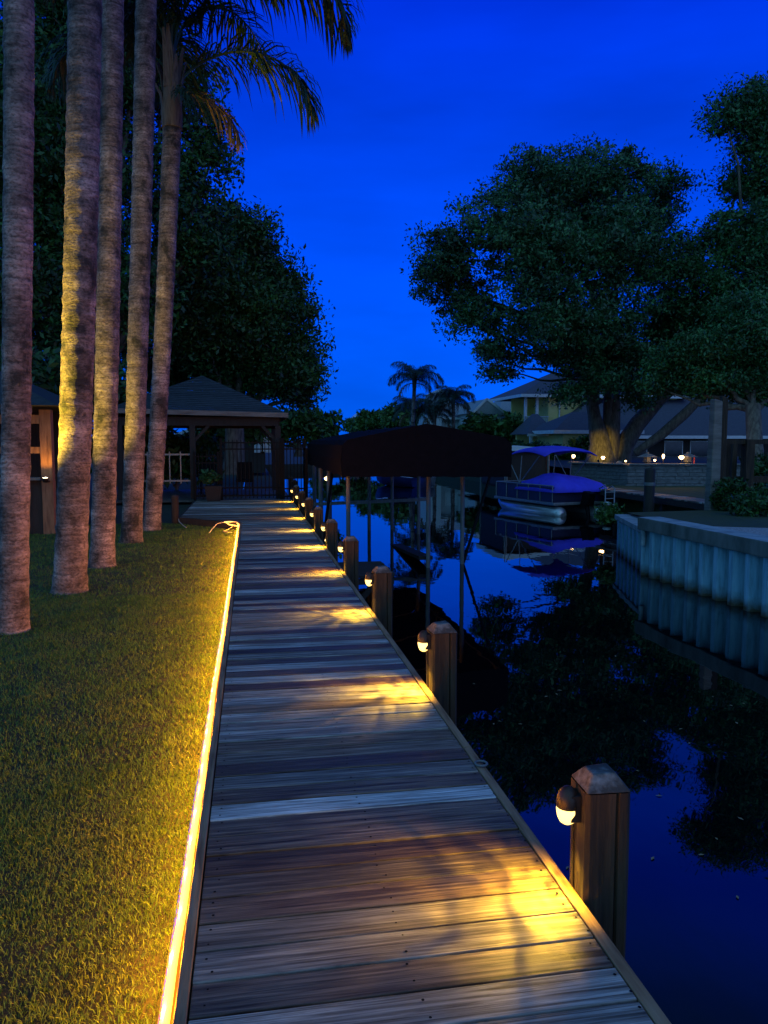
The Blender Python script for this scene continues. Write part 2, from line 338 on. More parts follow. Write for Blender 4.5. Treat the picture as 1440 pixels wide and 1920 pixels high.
# ------------------------------------------------------------------ mesh builder
WL = {}
def tag(o, label=None, cat=None, group=None, kind=None):
    if label: o['label'] = label
    if cat: o['category'] = cat
    if group: o['group'] = group
    if kind: o['kind'] = kind
    return o
def empty(name, loc, label, cat, group=None, rz=0):
    o = bpy.data.objects.new(name, None); COL.objects.link(o)
    o.empty_display_size = 0.2
    o.location = loc; o.rotation_euler = (0, 0, rz)
    WL[o.name] = Vector(loc)
    return tag(o, label, cat, group)
class MB:
    def __init__(s): s.v = []; s.f = []; s.sm = []
    def add(s, vs, fs, sm=False):
        n = len(s.v); s.v += [tuple(v) for v in vs]
        s.f += [tuple(i + n for i in f) for f in fs]; s.sm += [sm] * len(fs); return s
    def box(s, x0, x1, y0, y1, z0, z1):
        return s.add([(x0,y0,z0),(x1,y0,z0),(x1,y1,z0),(x0,y1,z0),(x0,y0,z1),(x1,y0,z1),(x1,y1,z1),(x0,y1,z1)],
                     [(0,3,2,1),(4,5,6,7),(0,1,5,4),(1,2,6,5),(2,3,7,6),(3,0,4,7)])
    def hexa(s, bot, top):
        return s.add(list(bot) + list(top), [(0,3,2,1),(4,5,6,7),(0,1,5,4),(1,2,6,5),(2,3,7,6),(3,0,4,7)])
    def beam(s, p, q, wd, ht):
        p = Vector(p); q = Vector(q); d = (q - p).normalized()
        up = Vector((0, 0, 1)) if abs(d.z) < 0.95 else Vector((0, 1, 0))
        a = d.cross(up).normalized() * (wd / 2); b = a.cross(d).normalized() * (ht / 2)
        return s.hexa([p - a - b, p + a - b, q + a - b, q - a - b], [p - a + b, p + a + b, q + a + b, q - a + b])
    def tube(s, pts, rad, n=8, cap=True, sm=True):
        pts = [Vector(p) for p in pts]
        if not hasattr(rad, '__len__'): rad = [rad] * len(pts)
        rings = []; pa = None
        for i, p in enumerate(pts):
            d = (pts[min(i + 1, len(pts) - 1)] - pts[max(i - 1, 0)]).normalized()
            if pa is None:
                pa = d.cross(Vector((0, 0, 1)) if abs(d.z) < 0.9 else Vector((1, 0, 0))).normalized()
            pa = (pa - d * pa.dot(d)).normalized(); pb = d.cross(pa)
            rings.append([p + (pa * math.cos(2 * math.pi * k / n) + pb * math.sin(2 * math.pi * k / n)) * rad[i] for k in range(n)])
        vs = [v for r_ in rings for v in r_]
        fs = [(i * n + k, i * n + (k + 1) % n, (i + 1) * n + (k + 1) % n, (i + 1) * n + k) for i in range(len(pts) - 1) for k in range(n)]
        s.add(vs, fs, sm)
        if cap:
            s.add(rings[0][::-1], [tuple(range(n))]); s.add(rings[-1], [tuple(range(n))])
        return s
    def lathe(s, prof, c=(0, 0, 0), n=16, a0=0, a1=2 * math.pi, sm=True):
        full = abs(a1 - a0 - 2 * math.pi) < 1e-6; m = n if full else n + 1
        vs = []
        for (r_, z) in prof:
            for k in range(m):
                a = a0 + (a1 - a0) * k / n
                vs.append((c[0] + r_ * math.cos(a), c[1] + r_ * math.sin(a), c[2] + z))
        fs = []
        for i in range(len(prof) - 1):
            for k in range(n):
                k2 = (k + 1) % m
                fs.append((i * m + k, i * m + k2, (i + 1) * m + k2, (i + 1) * m + k))
        return s.add(vs, fs, sm)
    def poly(s, pts): return s.add(pts, [tuple(range(len(pts)))])
    def prism(s, pts, z0, z1):
        n = len(pts)
        return s.add([(x, y, z0) for x, y in pts] + [(x, y, z1) for x, y in pts],
                     [tuple(range(n))[::-1], tuple(range(n, 2 * n))] + [(i, (i + 1) % n, n + (i + 1) % n, n + i) for i in range(n)])
    def build(s, name, mat, parent=None, world=True, bevel=0):
        off = Vector((0, 0, 0))
        if parent is not None and world: off = WL[parent.name]
        me = bpy.data.meshes.new(name)
        me.from_pydata([(v[0] - off.x, v[1] - off.y, v[2] - off.z) for v in s.v], [], s.f)
        me.polygons.foreach_set('use_smooth', s.sm)
        me.materials.append(mat); me.update()
        o = bpy.data.objects.new(name, me); COL.objects.link(o)
        WL[o.name] = off
        if parent is not None: o.parent = parent
        if bevel:
            b = o.modifiers.new('bevel', 'BEVEL'); b.width = bevel; b.segments = 2; b.limit_method = 'ANGLE'
        return o
def np_mesh(name, V, Fq, mat, parent=None, off=Vector((0, 0, 0)), smooth=False):
    V = np.asarray(V, dtype=np.float32) - np.array(off, dtype=np.float32)
    me = bpy.data.meshes.new(name); k = Fq.shape[1]
    me.vertices.add(len(V)); me.vertices.foreach_set('co', V.ravel())
    me.loops.add(Fq.size); me.loops.foreach_set('vertex_index', Fq.ravel().astype(np.int32))
    me.polygons.add(len(Fq)); me.polygons.foreach_set('loop_start', np.arange(0, Fq.size, k, dtype=np.int32))
    me.polygons.foreach_set('loop_total', np.full(len(Fq), k, dtype=np.int32))
    me.materials.append(mat); me.update(calc_edges=True); me.validate()
    o = bpy.data.objects.new(name, me); COL.objects.link(o)
    WL[o.name] = Vector(off)
    if parent is not None: o.parent = parent
    return o
def struct(o): o['kind'] = 'structure'; return o
def copy_tree(o, parent=None, loc=None):
    c = o.copy(); COL.objects.link(c)
    if parent is not None: c.parent = parent
    if loc is not None: c.location = loc
    for ch in list(o.children): copy_tree(ch, c)
    return c
def spot(name, loc, target, power, col, cone=120, blend=0.8, rad=0.02, parent=None, off=Vector((0, 0, 0))):
    l = bpy.data.lights.new(name, 'SPOT'); l.energy = power; l.color = col; l.spot_size = R(cone); l.spot_blend = blend; l.shadow_soft_size = rad
    o = bpy.data.objects.new(name, l); COL.objects.link(o)
    o.location = Vector(loc) - off
    o.rotation_euler = (Vector(target) - Vector(loc)).to_track_quat('-Z', 'Y').to_euler()
    if parent is not None: o.parent = parent
    return o
def point(name, loc, power, col, rad, parent=None, off=Vector((0, 0, 0))):
    l = bpy.data.lights.new(name, 'POINT'); l.energy = power; l.color = col; l.shadow_soft_size = rad
    o = bpy.data.objects.new(name, l); COL.objects.link(o); o.location = Vector(loc) - off
    if parent is not None: o.parent = parent
    return o

# ------------------------------------------------------------------ ground and water
WZ = -0.9
LB = 1.12          # left bank line under the dock edge
# canal outline, counter-clockwise seen from above (right bank)
right_bank = [(7.42, -40), (7.42, 13.4), (8.35, 16.4), (12.7, 17.2), (12.7, 27.0), (14.2, 40), (14.6, 62)]
g = MB()
def wallstrip(mb, pts, z0, z1):
    for (a, b) in zip(pts[:-1], pts[1:]):
        mb.poly([(a[0], a[1], z0), (b[0], b[1], z0), (b[0], b[1], z1), (a[0], a[1], z1)])
gl = MB()
xs = [-600, -60, -20, -8, -0.30]
ys = [-60, 0, 15.4, 30, 80, 300, 900]
gl.poly([(-600, -60, -0.13), (-0.30, -60, -0.13), (-0.30, 15.9, -0.13), (-0.30, 900, -0.13), (-600, 900, -0.13)])
struct(gl.build('lawn', M['soil']))
gb = MB()
gb.poly([(-0.30, -60, -0.25), (LB - 0.05, -60, -0.25), (LB - 0.05, 66, -0.25), (-0.30, 66, -0.25)])
wallstrip(gb, [(LB - 0.05, -60), (LB - 0.05, 66), (14.6, 72)], -2.2, -0.25)
gb.poly([(-0.30, 66, -0.25), (LB - 0.05, 66, -0.25), (14.6, 72, -0.25), (600, 72, -0.25), (600, 900, -0.25), (-0.30, 900, -0.25)])
struct(gb.build('canal_bank', M['mud']))
gr_ = MB()
gr_.poly([(x, y, -0.06) for x, y in right_bank] + [(600, 62, -0.06), (600, -40, -0.06)])
gr_.poly([(14.6, 62, -0.06), (14.6, 72, -0.06), (600, 72, -0.06), (600, 62, -0.06)])
wallstrip(gr_, right_bank + [(14.6, 72)], -2.2, -0.06)
struct(gr_.build('right_bank_ground', M['rightgrass']))
wt = MB(); wt.poly([(LB - 0.3, -60, WZ), (16, -60, WZ), (16, 73, WZ), (LB - 0.3, 73, WZ)])
struct(wt.build('water', M['water']))

# grass blades
def grass():
    n1, n2, n3 = 110000, 110000, 70000
    X = []; Y = []; S = []
    for n, y0, y1, xl, s in ((n1, 0.9, 4.2, -2.4, 1.0), (n2, 4.2, 9.0, -3.6, 1.35), (n3, 9.0, 17.0, -4.8, 1.9)):
        y = rng.uniform(y0, y1, n); x = rng.uniform(xl, -0.275, n)
        X.append(x); Y.append(y); S.append(np.full(n, s))
    X = np.concatenate(X); Y = np.concatenate(Y); S = np.concatenate(S)
    lim = np.where(Y > 15.4, -0.35 - (Y - 15.4) * 0.8, -0.275)
    k = X < lim; X, Y, S = X[k], Y[k], S[k]
    n = len(X)
    clump = 0.5 + 0.5 * np.sin(X * 7.1 + 1.3 * np.sin(Y * 5.3)) * np.sin(Y * 6.3 + 1.7 * np.sin(X * 4.7))
    h = rng.uniform(0.012, 0.028, n) * (0.65 + 0.55 * clump) * S ** 0.5
    wd = rng.uniform(0.0020, 0.0038, n) * S
    a = rng.uniform(0, 2 * np.pi, n); lean = rng.uniform(0.2, 1.3, n) * h
    la = rng.uniform(0, 2 * np.pi, n)
    dx, dy = np.cos(a) * wd / 2, np.sin(a) * wd / 2
    lx, ly = np.cos(la) * lean, np.sin(la) * lean
    z0 = np.full(n, -0.132)
    V = np.empty((n, 5, 3))
    V[:, 0] = np.stack([X - dx, Y - dy, z0], 1); V[:, 1] = np.stack([X + dx, Y + dy, z0], 1)
    V[:, 2] = np.stack([X + dx * .8 + lx * .35, Y + dy * .8 + ly * .35, z0 + h * .65], 1)
    V[:, 3] = np.stack([X - dx * .8 + lx * .35, Y - dy * .8 + ly * .35, z0 + h * .65], 1)
    V[:, 4] = np.stack([X + lx, Y + ly, z0 + h], 1)
    b = (np.arange(n) * 5)[:, None]
    F = np.concatenate([b + np.array([[0, 1, 2]]), b + np.array([[0, 2, 3]]), b + np.array([[3, 2, 4]])], 1).reshape(-1, 3)
    o = np_mesh('grass', V.reshape(-1, 3), F, M['grass'])
    tag(o, 'short mown grass lawn glowing amber beside the rope light', 'grass', kind='stuff')
grass()

# ------------------------------------------------------------------ boardwalk
bw_ = empty('boardwalk', (0.45, 2, 0), 'long plank boardwalk of weathered grey and brown boards along the canal', 'boardwalk')
DL, DR = -0.195, 1.075
mb = MB(); nail = MB()
y = 0.2; i = 0
def leftx(y):
    if y < 15.55: return DL
    if y > 16.9: return -1.52
    return DL + (y - 15.55) / 1.35 * (-1.52 - DL)
while y < 21.9:
    wd = 0.136 + random.uniform(-0.003, 0.003)
    z = random.uniform(-0.003, 0.0015)
    x0, x1 = leftx(y), leftx(y + wd); sk = random.uniform(-0.002, 0.002)
    t = -0.036
    mb.hexa([(x0, y, t), (DR, y + sk, t), (DR, y + wd + sk, t), (x1, y + wd, t)],
            [(x0, y, z), (DR, y + sk, z), (DR, y + wd + sk, z + random.uniform(-.0015, .0015)), (x1, y + wd, z + random.uniform(-.0015, .0015))])
    if y < 9:
        for nx in (-0.15, 0.46, 1.06):
            for ny in (0.035, 0.105):
                cx, cy = nx + random.uniform(-.012, .012), y + ny + random.uniform(-.008, .008)
                r_ = random.uniform(0.0035, 0.0055)
                nail.poly([(cx + r_ * math.cos(k * 1.047), cy + r_ * math.sin(k * 1.047), z + 0.0022) for k in range(6)])
    y += wd + random.uniform(0.005, 0.012); i += 1
deck = mb.build('planks', M['deck'], bw_, bevel=0.003)
nl = nail.build('nail_heads', M['black'], bw_); nl['kind'] = 'stuff'
mb = MB(); mb.box(DL - 0.042, DL - 0.006, 0.2, 15.5, -0.2, 0.006); mb.build('edge_board', M['edge'], bw_, bevel=0.003)
mb = MB()
for k in range(6):                                        # right-hand trim boards butted end to end
    a, b_ = 0.2 + k * 3.6, min(0.2 + (k + 1) * 3.6 - 0.006, 21.9)
    j = random.uniform(-0.004, 0.004)
    mb.box(DR + 0.008 + j, DR + 0.05 + j, a, b_, -0.19, 0.002)
mb.build('trim_board', M['edge'], bw_, bevel=0.003)
mb = MB()
mb.beam((DL - 0.02, 15.53, -0.09), (-1.53, 16.88, -0.09), 0.035, 0.2)
mb.beam((-1.54, 16.88, -0.09), (-1.54, 21.9, -0.09), 0.035, 0.2)
mb.build('platform_skirt', M['darkwood'], bw_)
mb = MB()
for yj in np.arange(0.8, 21.5, 2.3): mb.box(-0.18, 1.1, yj, yj + 0.05, -0.2, -0.04)
mb.box(0.95, 0.99, 0.2, 21.8, -0.2, -0.041)
mb.build('joists', M['darkwood'], bw_)

# rope light on the outer face of the edge board
rl = empty('rope_light', (-0.27, 2, -0.02), 'glowing amber rope light running along the left edge of the boardwalk', 'rope light')
pts = []
for yy in np.arange(0.4, 15.56, 0.22):
    pts.append((-0.258 + 0.003 * math.sin(yy * 2.1) + random.uniform(-.003, .003), yy, -0.016 + 0.006 * math.sin(yy * 1.3 + 1) + random.uniform(-.003, .003)))
mb = MB(); mb.tube(pts, 0.0138, 8)
end = pts[-1]
mb.tube([end, (-0.30, 15.66, 0.0), (-0.42, 15.72, 0.012), (-0.55, 15.74, 0.006)], 0.0138, 8)
mb.tube([(-0.52, 15.70, 0.01), (-0.45, 15.6, -0.03), (-0.36, 15.62, -0.05), (-0.3, 15.56, -0.06)], 0.0138, 8)
mb.build('glowing_tube', M['rope'], rl)
slv = bpy.data.materials.new('halo_sleeve'); slv.use_nodes = True
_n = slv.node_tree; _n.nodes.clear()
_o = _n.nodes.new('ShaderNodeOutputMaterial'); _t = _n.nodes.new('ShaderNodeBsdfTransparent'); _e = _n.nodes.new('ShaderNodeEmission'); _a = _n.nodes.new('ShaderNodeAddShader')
_e.inputs[0].default_value = (1.0, 0.22, 0.008, 1); _e.inputs[1].default_value = 0.42  # orange emission shell added around the tube to give it a halo
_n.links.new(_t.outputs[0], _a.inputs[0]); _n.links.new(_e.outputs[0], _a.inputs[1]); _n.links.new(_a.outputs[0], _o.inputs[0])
mb = MB(); mb.tube(pts, 0.0205, 10); mb.build('halo_sleeve', slv, rl)
bulb = bpy.data.lights.new('rope_bulb_light', 'POINT'); bulb.energy = 9.0; bulb.color = (1.0, 0.335, 0.01); bulb.shadow_soft_size = 0.006
for q in np.arange(0.45, 15.55, 0.24):
    bo = bpy.data.objects.new('rope_bulb_light', bulb); COL.objects.link(bo); bo.parent = rl
    bo.location = Vector((-0.284, q, -0.003)) - WL[rl.name]
mb = MB(); mb.tube([(-0.55, 15.74, 0.006), (-0.68, 15.5, 0.0), (-0.76, 15.1, -0.06), (-0.8, 14.9, -0.11)], 0.008, 6)
mb.tube([(-0.36, 15.62, -0.05), (-0.45, 15.3, -0.09), (-0.55, 15.0, -0.1), (-0.38, 14.8, -0.1)], 0.008, 6)
mb.build('supply_cord', M['wire'], rl)
ct = MB(); ct.tube([(-1.56, 17.0, 0.0), (-1.52, 16.7, -0.06), (-1.4, 16.2, -0.09), (-1.3, 15.8, -0.1)], 0.008, 6)
tag(ct.build('extension_cord', M['wire']), 'thin pale cord trailing from the platform corner post onto the grass', 'cord')

# ------------------------------------------------------------------ dock posts with dome lamps
def lamp_pattern(l):
    l.use_nodes = True
    nt = l.node_tree; L = nt.links.new
    emi = nt.nodes['Emission']
    tcn = nt.nodes.new('ShaderNodeTexCoord')
    mp = nt.nodes.new('ShaderNodeMapping'); mp.inputs['Scale'].default_value = (1.0, 2.4, 1); mp.inputs['Location'].default_value = (random.uniform(0, 9), random.uniform(0, 9), 0); L(tcn.outputs['Normal'], mp.inputs[0])
    n = nt.nodes.new('ShaderNodeTexNoise'); n.inputs['Scale'].default_value = 2.0; n.inputs['Detail'].default_value = 1.0; n.inputs['Distortion'].default_value = 1.0
    L(mp.outputs[0], n.inputs[0])
    r = nt.nodes.new('ShaderNodeMapRange'); r.inputs[1].default_value = 0.36; r.inputs[2].default_value = 0.66; r.inputs[3].default_value = 0.35; r.inputs[4].default_value = 1.9
    L(n.outputs[0], r.inputs[0]); L(r.outputs[0], emi.inputs['Strength'])
PX = 1.208
ordn = ['nearest the camera with a clearly visible dome lamp', 'second along the canal edge from the near end', 'third along the canal edge from the near end', 'fourth, just before the low landing',
        'fifth, just past the low landing', 'sixth along the canal edge from the near end', 'seventh along the canal edge from the near end', 'eighth along the canal edge from the near end', 'ninth, last before the iron gate']
def dock_post(x, y, k):
    t = empty('dock_post', (x, y, 0), 'square timber dock post with lit lamp, ' + ordn[k], 'post', 'lamp posts along the boardwalk', R(random.uniform(-4, 4)))
    hw = 0.083 + random.uniform(-0.004, 0.004); h = 0.385 + random.uniform(-0.015, 0.025)
    sp = MB()
    # shaft with vertical checks
    n = 9
    ring = []
    c_ = 0.014
    prof = [(-hw + c_, -hw), (hw * .30, -hw), (hw * .38, -hw + 0.016), (hw * .46, -hw), (hw - c_, -hw), (hw, -hw + c_), (hw, hw - c_), (hw - c_, hw), (-hw + c_, hw), (-hw, hw - c_),
            (-hw, 0.02), (-hw + 0.008, 0.012), (-hw, 0.004), (-hw, -hw + c_)]
    zs = [-2.0, -0.3, 0.1, h]
    vs = [(px + random.uniform(-.0015, .0015), py + random.uniform(-.0015, .0015), z) for z in zs for px, py in prof]
    m = len(prof)
    fs = [(i * m + q, i * m + (q + 1) % m, (i + 1) * m + (q + 1) % m, (i + 1) * m + q) for i in range(3) for q in range(m)]
    sp.add(vs, fs); sp.build('shaft', M['post'], t, world=False)
    cp = MB()
    cp.hexa([(-hw, -hw, h + .001), (hw, -hw, h + .001), (hw, hw, h + .001), (-hw, hw, h + .001)], [(-hw * .55, -hw * .5, h + 0.055), (hw * .45, -hw * .5, h + 0.06), (hw * .45, hw * .5, h + 0.06), (-hw * .55, hw * .5, h + 0.052)])
    cp.build('chamfered_top', M['posttop'], t, world=False, bevel=0.006)
    # dome lamp on the deck-side face
    lx = -hw - 0.002
    lz = 0.315
    lp = MB(); lp.lathe([(0.041, 0.0), (0.042, 0.010), (0.039, 0.035), (0.031, 0.056), (0.017, 0.070), (0.001, 0.075)], (lx - 0.035, 0, lz), 16)
    lp.box(lx - 0.035, lx, -0.035, 0.035, lz - 0.045, lz + 0.05)
    hd = lp.build('lamp_hood', M['hood'], t, world=False)
    gl_ = MB(); gl_.lathe([(0.038, 0.004), (0.0385, -0.014), (0.035, -0.036), (0.026, -0.054), (0.013, -0.063), (0.001, -0.066)], (lx - 0.037, 0, lz), 16)
    gl_.build('lamp_globe', M['globe'], hd, world=False)
    cw = MB(); cw.tube([(lx - .012, .02, lz - .045), (lx - .004, .024, lz - .09), (lx - .003, .022, .05), (lx - .003, .022, -.12)], .004, 6)
    cw.build('lamp_wire', M['hood'], t, world=False)
    p = Vector((lx - 0.052, 0, lz - 0.085))
    s_ = spot('lamp_light', p, p + Vector((-0.62, -0.02, -1)), 46, (1.0, 0.60, 0.04), 128, 1.0, 0.012, t)
    lamp_pattern(s_.data)
    return t
for k in range(9):
    dock_post(PX, 2.47 + 2.315 * k, k)
for k, (x, y) in enumerate(((1.3, 23.5), (1.3, 25.9))):
    t = empty('piling', (x, y, 0), ['dark piling beside the gazebo deck, just beyond the iron gate', 'dark piling beside the gazebo deck, farthest along'][k], 'piling')
    mb = MB(); mb.box(-.085, .085, -.085, .085, -2, 0.42); mb.hexa([(-.085, -.085, .421), (.085, -.085, .421), (.085, .085, .421), (-.085, .085, .421)], [(-.04, -.04, .47), (.04, -.04, .47), (.04, .04, .47), (-.04, .04, .47)])
    mb.build('shaft', M['post'], t, world=False)
t = empty('piling', (-1.62, 16.95, 0), 'short dark piling at the left corner of the wider platform', 'piling')
mb = MB(); mb.lathe([(0.08, -0.6), (0.08, 0.40), (0.085, 0.46), (0.04, 0.49), (0.0, 0.495)], (0, 0, 0), 14); mb.build('shaft', M['darkwood'], t, world=False)

# small cleat on the trim, near
mb = MB()
a0 = atz(905, 1432, 0.01)
mb.tube([(1.104 + .03 * math.cos(a), a0.y + .03 * math.sin(a), 0.012) for a in np.linspace(0, 2 * math.pi, 14)], 0.006, 6)
tag(mb.build('mooring_ring', M['steel']), 'small dark mooring ring lying on the boardwalk trim', 'ring')

# low landing between the fourth and fifth posts
t = empty('low_landing', (1.6, 11.6, -0.3), 'low dark plank landing stepping off the boardwalk over the water', 'landing')
mb = MB()
for k in range(8):
    yy = 10.7 + k * 0.16
    mb.box(1.2, 2.0 + 0.04 * math.sin(k * 2.2), yy, yy + 0.15, -0.32, -0.28)
mb.build('planks', M['darkwood'], t)
for pq in (((1.2, 10.75, -0.38), (2.0, 10.75, -0.38)), ((1.2, 11.9, -0.38), (2.0, 11.9, -0.38)), ((1.2, 10.8, -1.0), (1.75, 10.8, -0.4))):
    mb = MB(); mb.beam(pq[0], pq[1], .05, .08); mb.build('support_brace', M['darkwood'], t)

# ------------------------------------------------------------------ palms
def frond_mesh(name, L=3.2, a0=60, droop=150, nl=92, leaf=0.66, mat=None, seed=1, side=1.0, hang=0.8):
    r_ = np.random.default_rng(seed)
    N = 24; pts = []; ang = R(a0); p = np.array([0., 0., 0.])
    dirs = []
    for i in range(N + 1):
        s = i / N
        ang_i = R(a0 - droop * s ** 1.25)
        d = np.array([math.cos(ang_i), 0, math.sin(ang_i)])
        pts.append(p.copy()); dirs.append(d); p = p + d * L / N
    mb = MB(); mb.tube([tuple(q) for q in pts], [0.032 * (1 - 0.9 * i / N) + 0.003 for i in range(N + 1)], 5)
    for s_ in (-1, 1):
        for j in range(nl):
            s = 0.14 + 0.86 * (j + r_.uniform(0, 0.6)) / nl
            if s > 1: s = 1
            i = min(int(s * N), N - 1); fr = s * N - i
            q = pts[i] * (1 - fr) + pts[i + 1] * fr; d = dirs[i]
            nrm = np.array([-d[2], 0, d[0]])
            ll = leaf * (0.45 + 0.75 * math.sin(math.pi * min(1, s * 0.92 + 0.08)) ** 0.7) * r_.uniform(0.8, 1.1)
            if s > 0.85: ll *= 1 - (s - 0.85) * 2.2
            v = np.array([0, s_ * side, 0]) * r_.uniform(0.6, 1.0) + d * r_.uniform(0.35, 0.75) + nrm * r_.uniform(-0.35, 0.55)
            v = v / np.linalg.norm(v)
            wv = np.cross(v, np.array([r_.uniform(-.4, .4), r_.uniform(-.4, .4), 1.0])); wv = wv / (np.linalg.norm(wv) + 1e-6) * 0.017
            m1 = q + v * ll * 0.45 + np.array([0, 0, -hang * ll * 0.10]); m2 = q + v * ll * 0.8 + np.array([0, 0, -hang * ll * 0.42]); tip = q + v * ll * 0.95 + np.array([0, 0, -hang * ll * 0.85])
            n0 = len(mb.v)
            mb.add([q - wv * .6, q + wv * .6, m1 + wv, m1 - wv, m2 + wv * .8, m2 - wv * .8, tip], [(0, 1, 2, 3), (3, 2, 4, 5), (5, 4, 6)])
    me = bpy.data.meshes.new(name)
    me.from_pydata(mb.v, [], mb.f); me.materials.append(mat or M['frond']); me.update()
    return me
FR = [frond_mesh('frond', 3.3, 62, 150, 96, 0.72, seed=1), frond_mesh('frond', 3.5, 48, 138, 96, 0.76, seed=2), frond_mesh('frond', 3.0, 78, 150, 88, 0.64, seed=3), frond_mesh('frond', 2.8, 15, 110, 88, 0.64, seed=4)]
FR.append(frond_mesh('frond', 2.9, 82, 118, 70, 0.75, seed=6)); FR.append(frond_mesh('frond', 2.9, 58, 105, 70, 0.75, seed=7))
FD = frond_mesh('dry_frond', 1.7, -5, 75, 40, 0.4, M['dry'], 5, 0.5)
def add_frond(t, loc, az, mesh, s=1.0, roll=0.0, name='frond'):
    o = bpy.data.objects.new(name, mesh); COL.objects.link(o); o.parent = t
    o.location = loc; o.rotation_euler = (roll, 0, az); o.scale = (s, s, s); return o
def queen_palm(base, top, r0, r1, label, fronds, crown_h=1.0, seed=1, group='row of tall palms on the lawn'):
    rr = random.Random(seed)
    base = Vector(base); top = Vector(top)
    t = empty('palm_tree', base, label, 'palm tree', group)
    d = top - base; n = 110; pts = []; rad = []
    for i in range(n + 1):
        s = i / n
        z = s * d.z
        bow = math.sin(s * math.pi) * 0.05
        pts.append(Vector((d.x * s + bow * rr.uniform(.9, 1.1) * 0.5, d.y * s, z - 0.05)))
        r_ = r0 + (r1 - r0) * s
        flare = 0.26 * r0 * math.exp(-z / 0.12) + 0.06 * r0 * math.exp(-z / 0.6)
        rad.append((r_ + flare) * (1 + rr.uniform(-.018, .018)) + 0.008 * r0 / .17 * (i % 3 == 0))
    mb = MB(); mb.tube(pts, rad, 22); mb.build('trunk', M['bark'], t, world=False)
    # boots and crownshaft
    mb = MB(); c = Vector((d.x, d.y, d.z))
    mb.tube([c + Vector((0, 0, -0.06)), c + Vector((0, 0, .25)), c + Vector((0, 0, .8)), c + Vector((0, 0, 1.4 * crown_h))], [r1 * 1.12, r1 * 1.2, r1 * .85, 0.04], 14)
    for k in range(11):
        a = k * 2.4 + rr.uniform(-.2, .2); zb = rr.uniform(0.0, 0.5) * crown_h; hh = rr.uniform(.35, .75) * crown_h
        o0 = c + Vector((math.cos(a) * r1 * .95, math.sin(a) * r1 * .95, zb)); 
        out_ = rr.uniform(0.12, 0.34)
        o1 = o0 + Vector((math.cos(a) * 0.05, math.sin(a) * 0.05, hh * .6)); o2 = o0 + Vector((math.cos(a) * out_ * .6, math.sin(a) * out_ * .6, hh))
        tw = Vector((-math.sin(a), math.cos(a), 0)); wv = rr.uniform(.06, .1)
        ins = Vector((math.cos(a), math.sin(a), 0)) * 0.02
        mb.add([o0 - tw * wv, o0 + tw * wv, o1 + tw * wv * .7, o1 - tw * wv * .7, o2 + tw * wv * .25, o2 - tw * wv * .25,
                o0 - tw * wv - ins, o0 + tw * wv - ins, o1 + tw * wv * .7 - ins, o1 - tw * wv * .7 - ins, o2 + tw * wv * .25 - ins, o2 - tw * wv * .25 - ins],
               [(0, 1, 2, 3), (3, 2, 4, 5), (7, 6, 9, 8), (8, 9, 11, 10), (0, 3, 9, 6), (3, 5, 11, 9), (1, 7, 8, 2), (2, 8, 10, 4)])
    mb.build('crownshaft', M['boot'], t, world=False)
    for (az, kind, s, dz) in fronds:
        m_ = FD if kind < 0 else FR[kind]
        add_frond(t, (d.x + 0.06 * math.cos(R(az)), d.y + 0.06 * math.sin(R(az)), d.z + dz), R(az), m_, s, rr.uniform(-.15, .15), 'dry_frond' if kind < 0 else 'frond')
    return t
def ringf(n, kinds, s, dz0, a0=0, skip=None):
    fl = []
    for k in range(n):
        az = a0 + k * 137.5
        fl.append((az % 360, kinds[k % len(kinds)], s * random.uniform(.9, 1.1), dz0 + (k / n) * 0.5))
    return fl
lawnz = -0.13
def trunkpts(pb, pt, Y, ztop):
    b = atY(pb[0], pb[1], Y); tt = atY(pt[0], pt[1], Y)
    d = (tt - b) / (tt.z - b.z)
    return (b.x, Y, lawnz), tuple(Vector((b.x, Y, lawnz)) + d * (ztop - lawnz))
Ys = (7.45, 9.35, 11.2, 13.8, 15.7)
b1, t1 = trunkpts((24, 1168), (29, 0), Ys[0], 9.4)
b2, t2 = trunkpts((130, 1098), (157, 0), Ys[1], 7.15)
b3, t3 = trunkpts((191, 1054), (208, 0), Ys[2], 9.6)
b4, t4 = trunkpts((246, 1012), (272, 0), Ys[3], 10.6)
b5, t5 = trunkpts((284, 988), (322, 235), Ys[4], atY(322, 235, Ys[4]).z)
queen_palm(b1, t1, 0.122, 0.122, 'thick grey palm at the left picture edge, nearest to the camera', ringf(13, (0, 2, 1), 1.0, 0.9), 1, 11)
queen_palm(b2, t2, 0.172, 0.176, 'stout brown palm with a bright yellow lit edge, second in the row', ringf(11, (2, 0, 2), 1.0, 1.0, 40), 1, 12)
queen_palm(b3, t3, 0.158, 0.138, 'palm with blotchy lichen bark lit from the left, third in the row', ringf(12, (0, 2, 1), 1.0, 1.0, 200), 1, 13)
queen_palm(b4, t4, 0.166, 0.165, 'slim palm lit yellow on its left half, fourth in the row', ringf(11, (0, 2), 1.0, 1.0, 80) + [(-8, 1, 1.22, .9), (12, 1, 1.16, 1.0)], 1, 14)
queen_palm(b5, t5, 0.158, 0.17, 'leaning palm with its whole crown in view, farthest in the row', [(-30, 4, 1.0, 1.5),(-6, 1, 0.98, .72), (4, 0, 1.38, 2.15), (-60, 3, .5, .45), (150, 0, 1.0, 1.2), (200, 2, 1.0, 1.3), (250, 2, .9, 1.3), (90, 0, 1.0, 1.2), (40, 2, 1.05, 1.3), (120, 2, 1.0, 1.4), (-28, 2, 1.0, 1.35), (300, 2, .95, 1.4), (175, 1, .8, 1.0)] + [(-4, -1, .95, .65)], 1.5, 15)

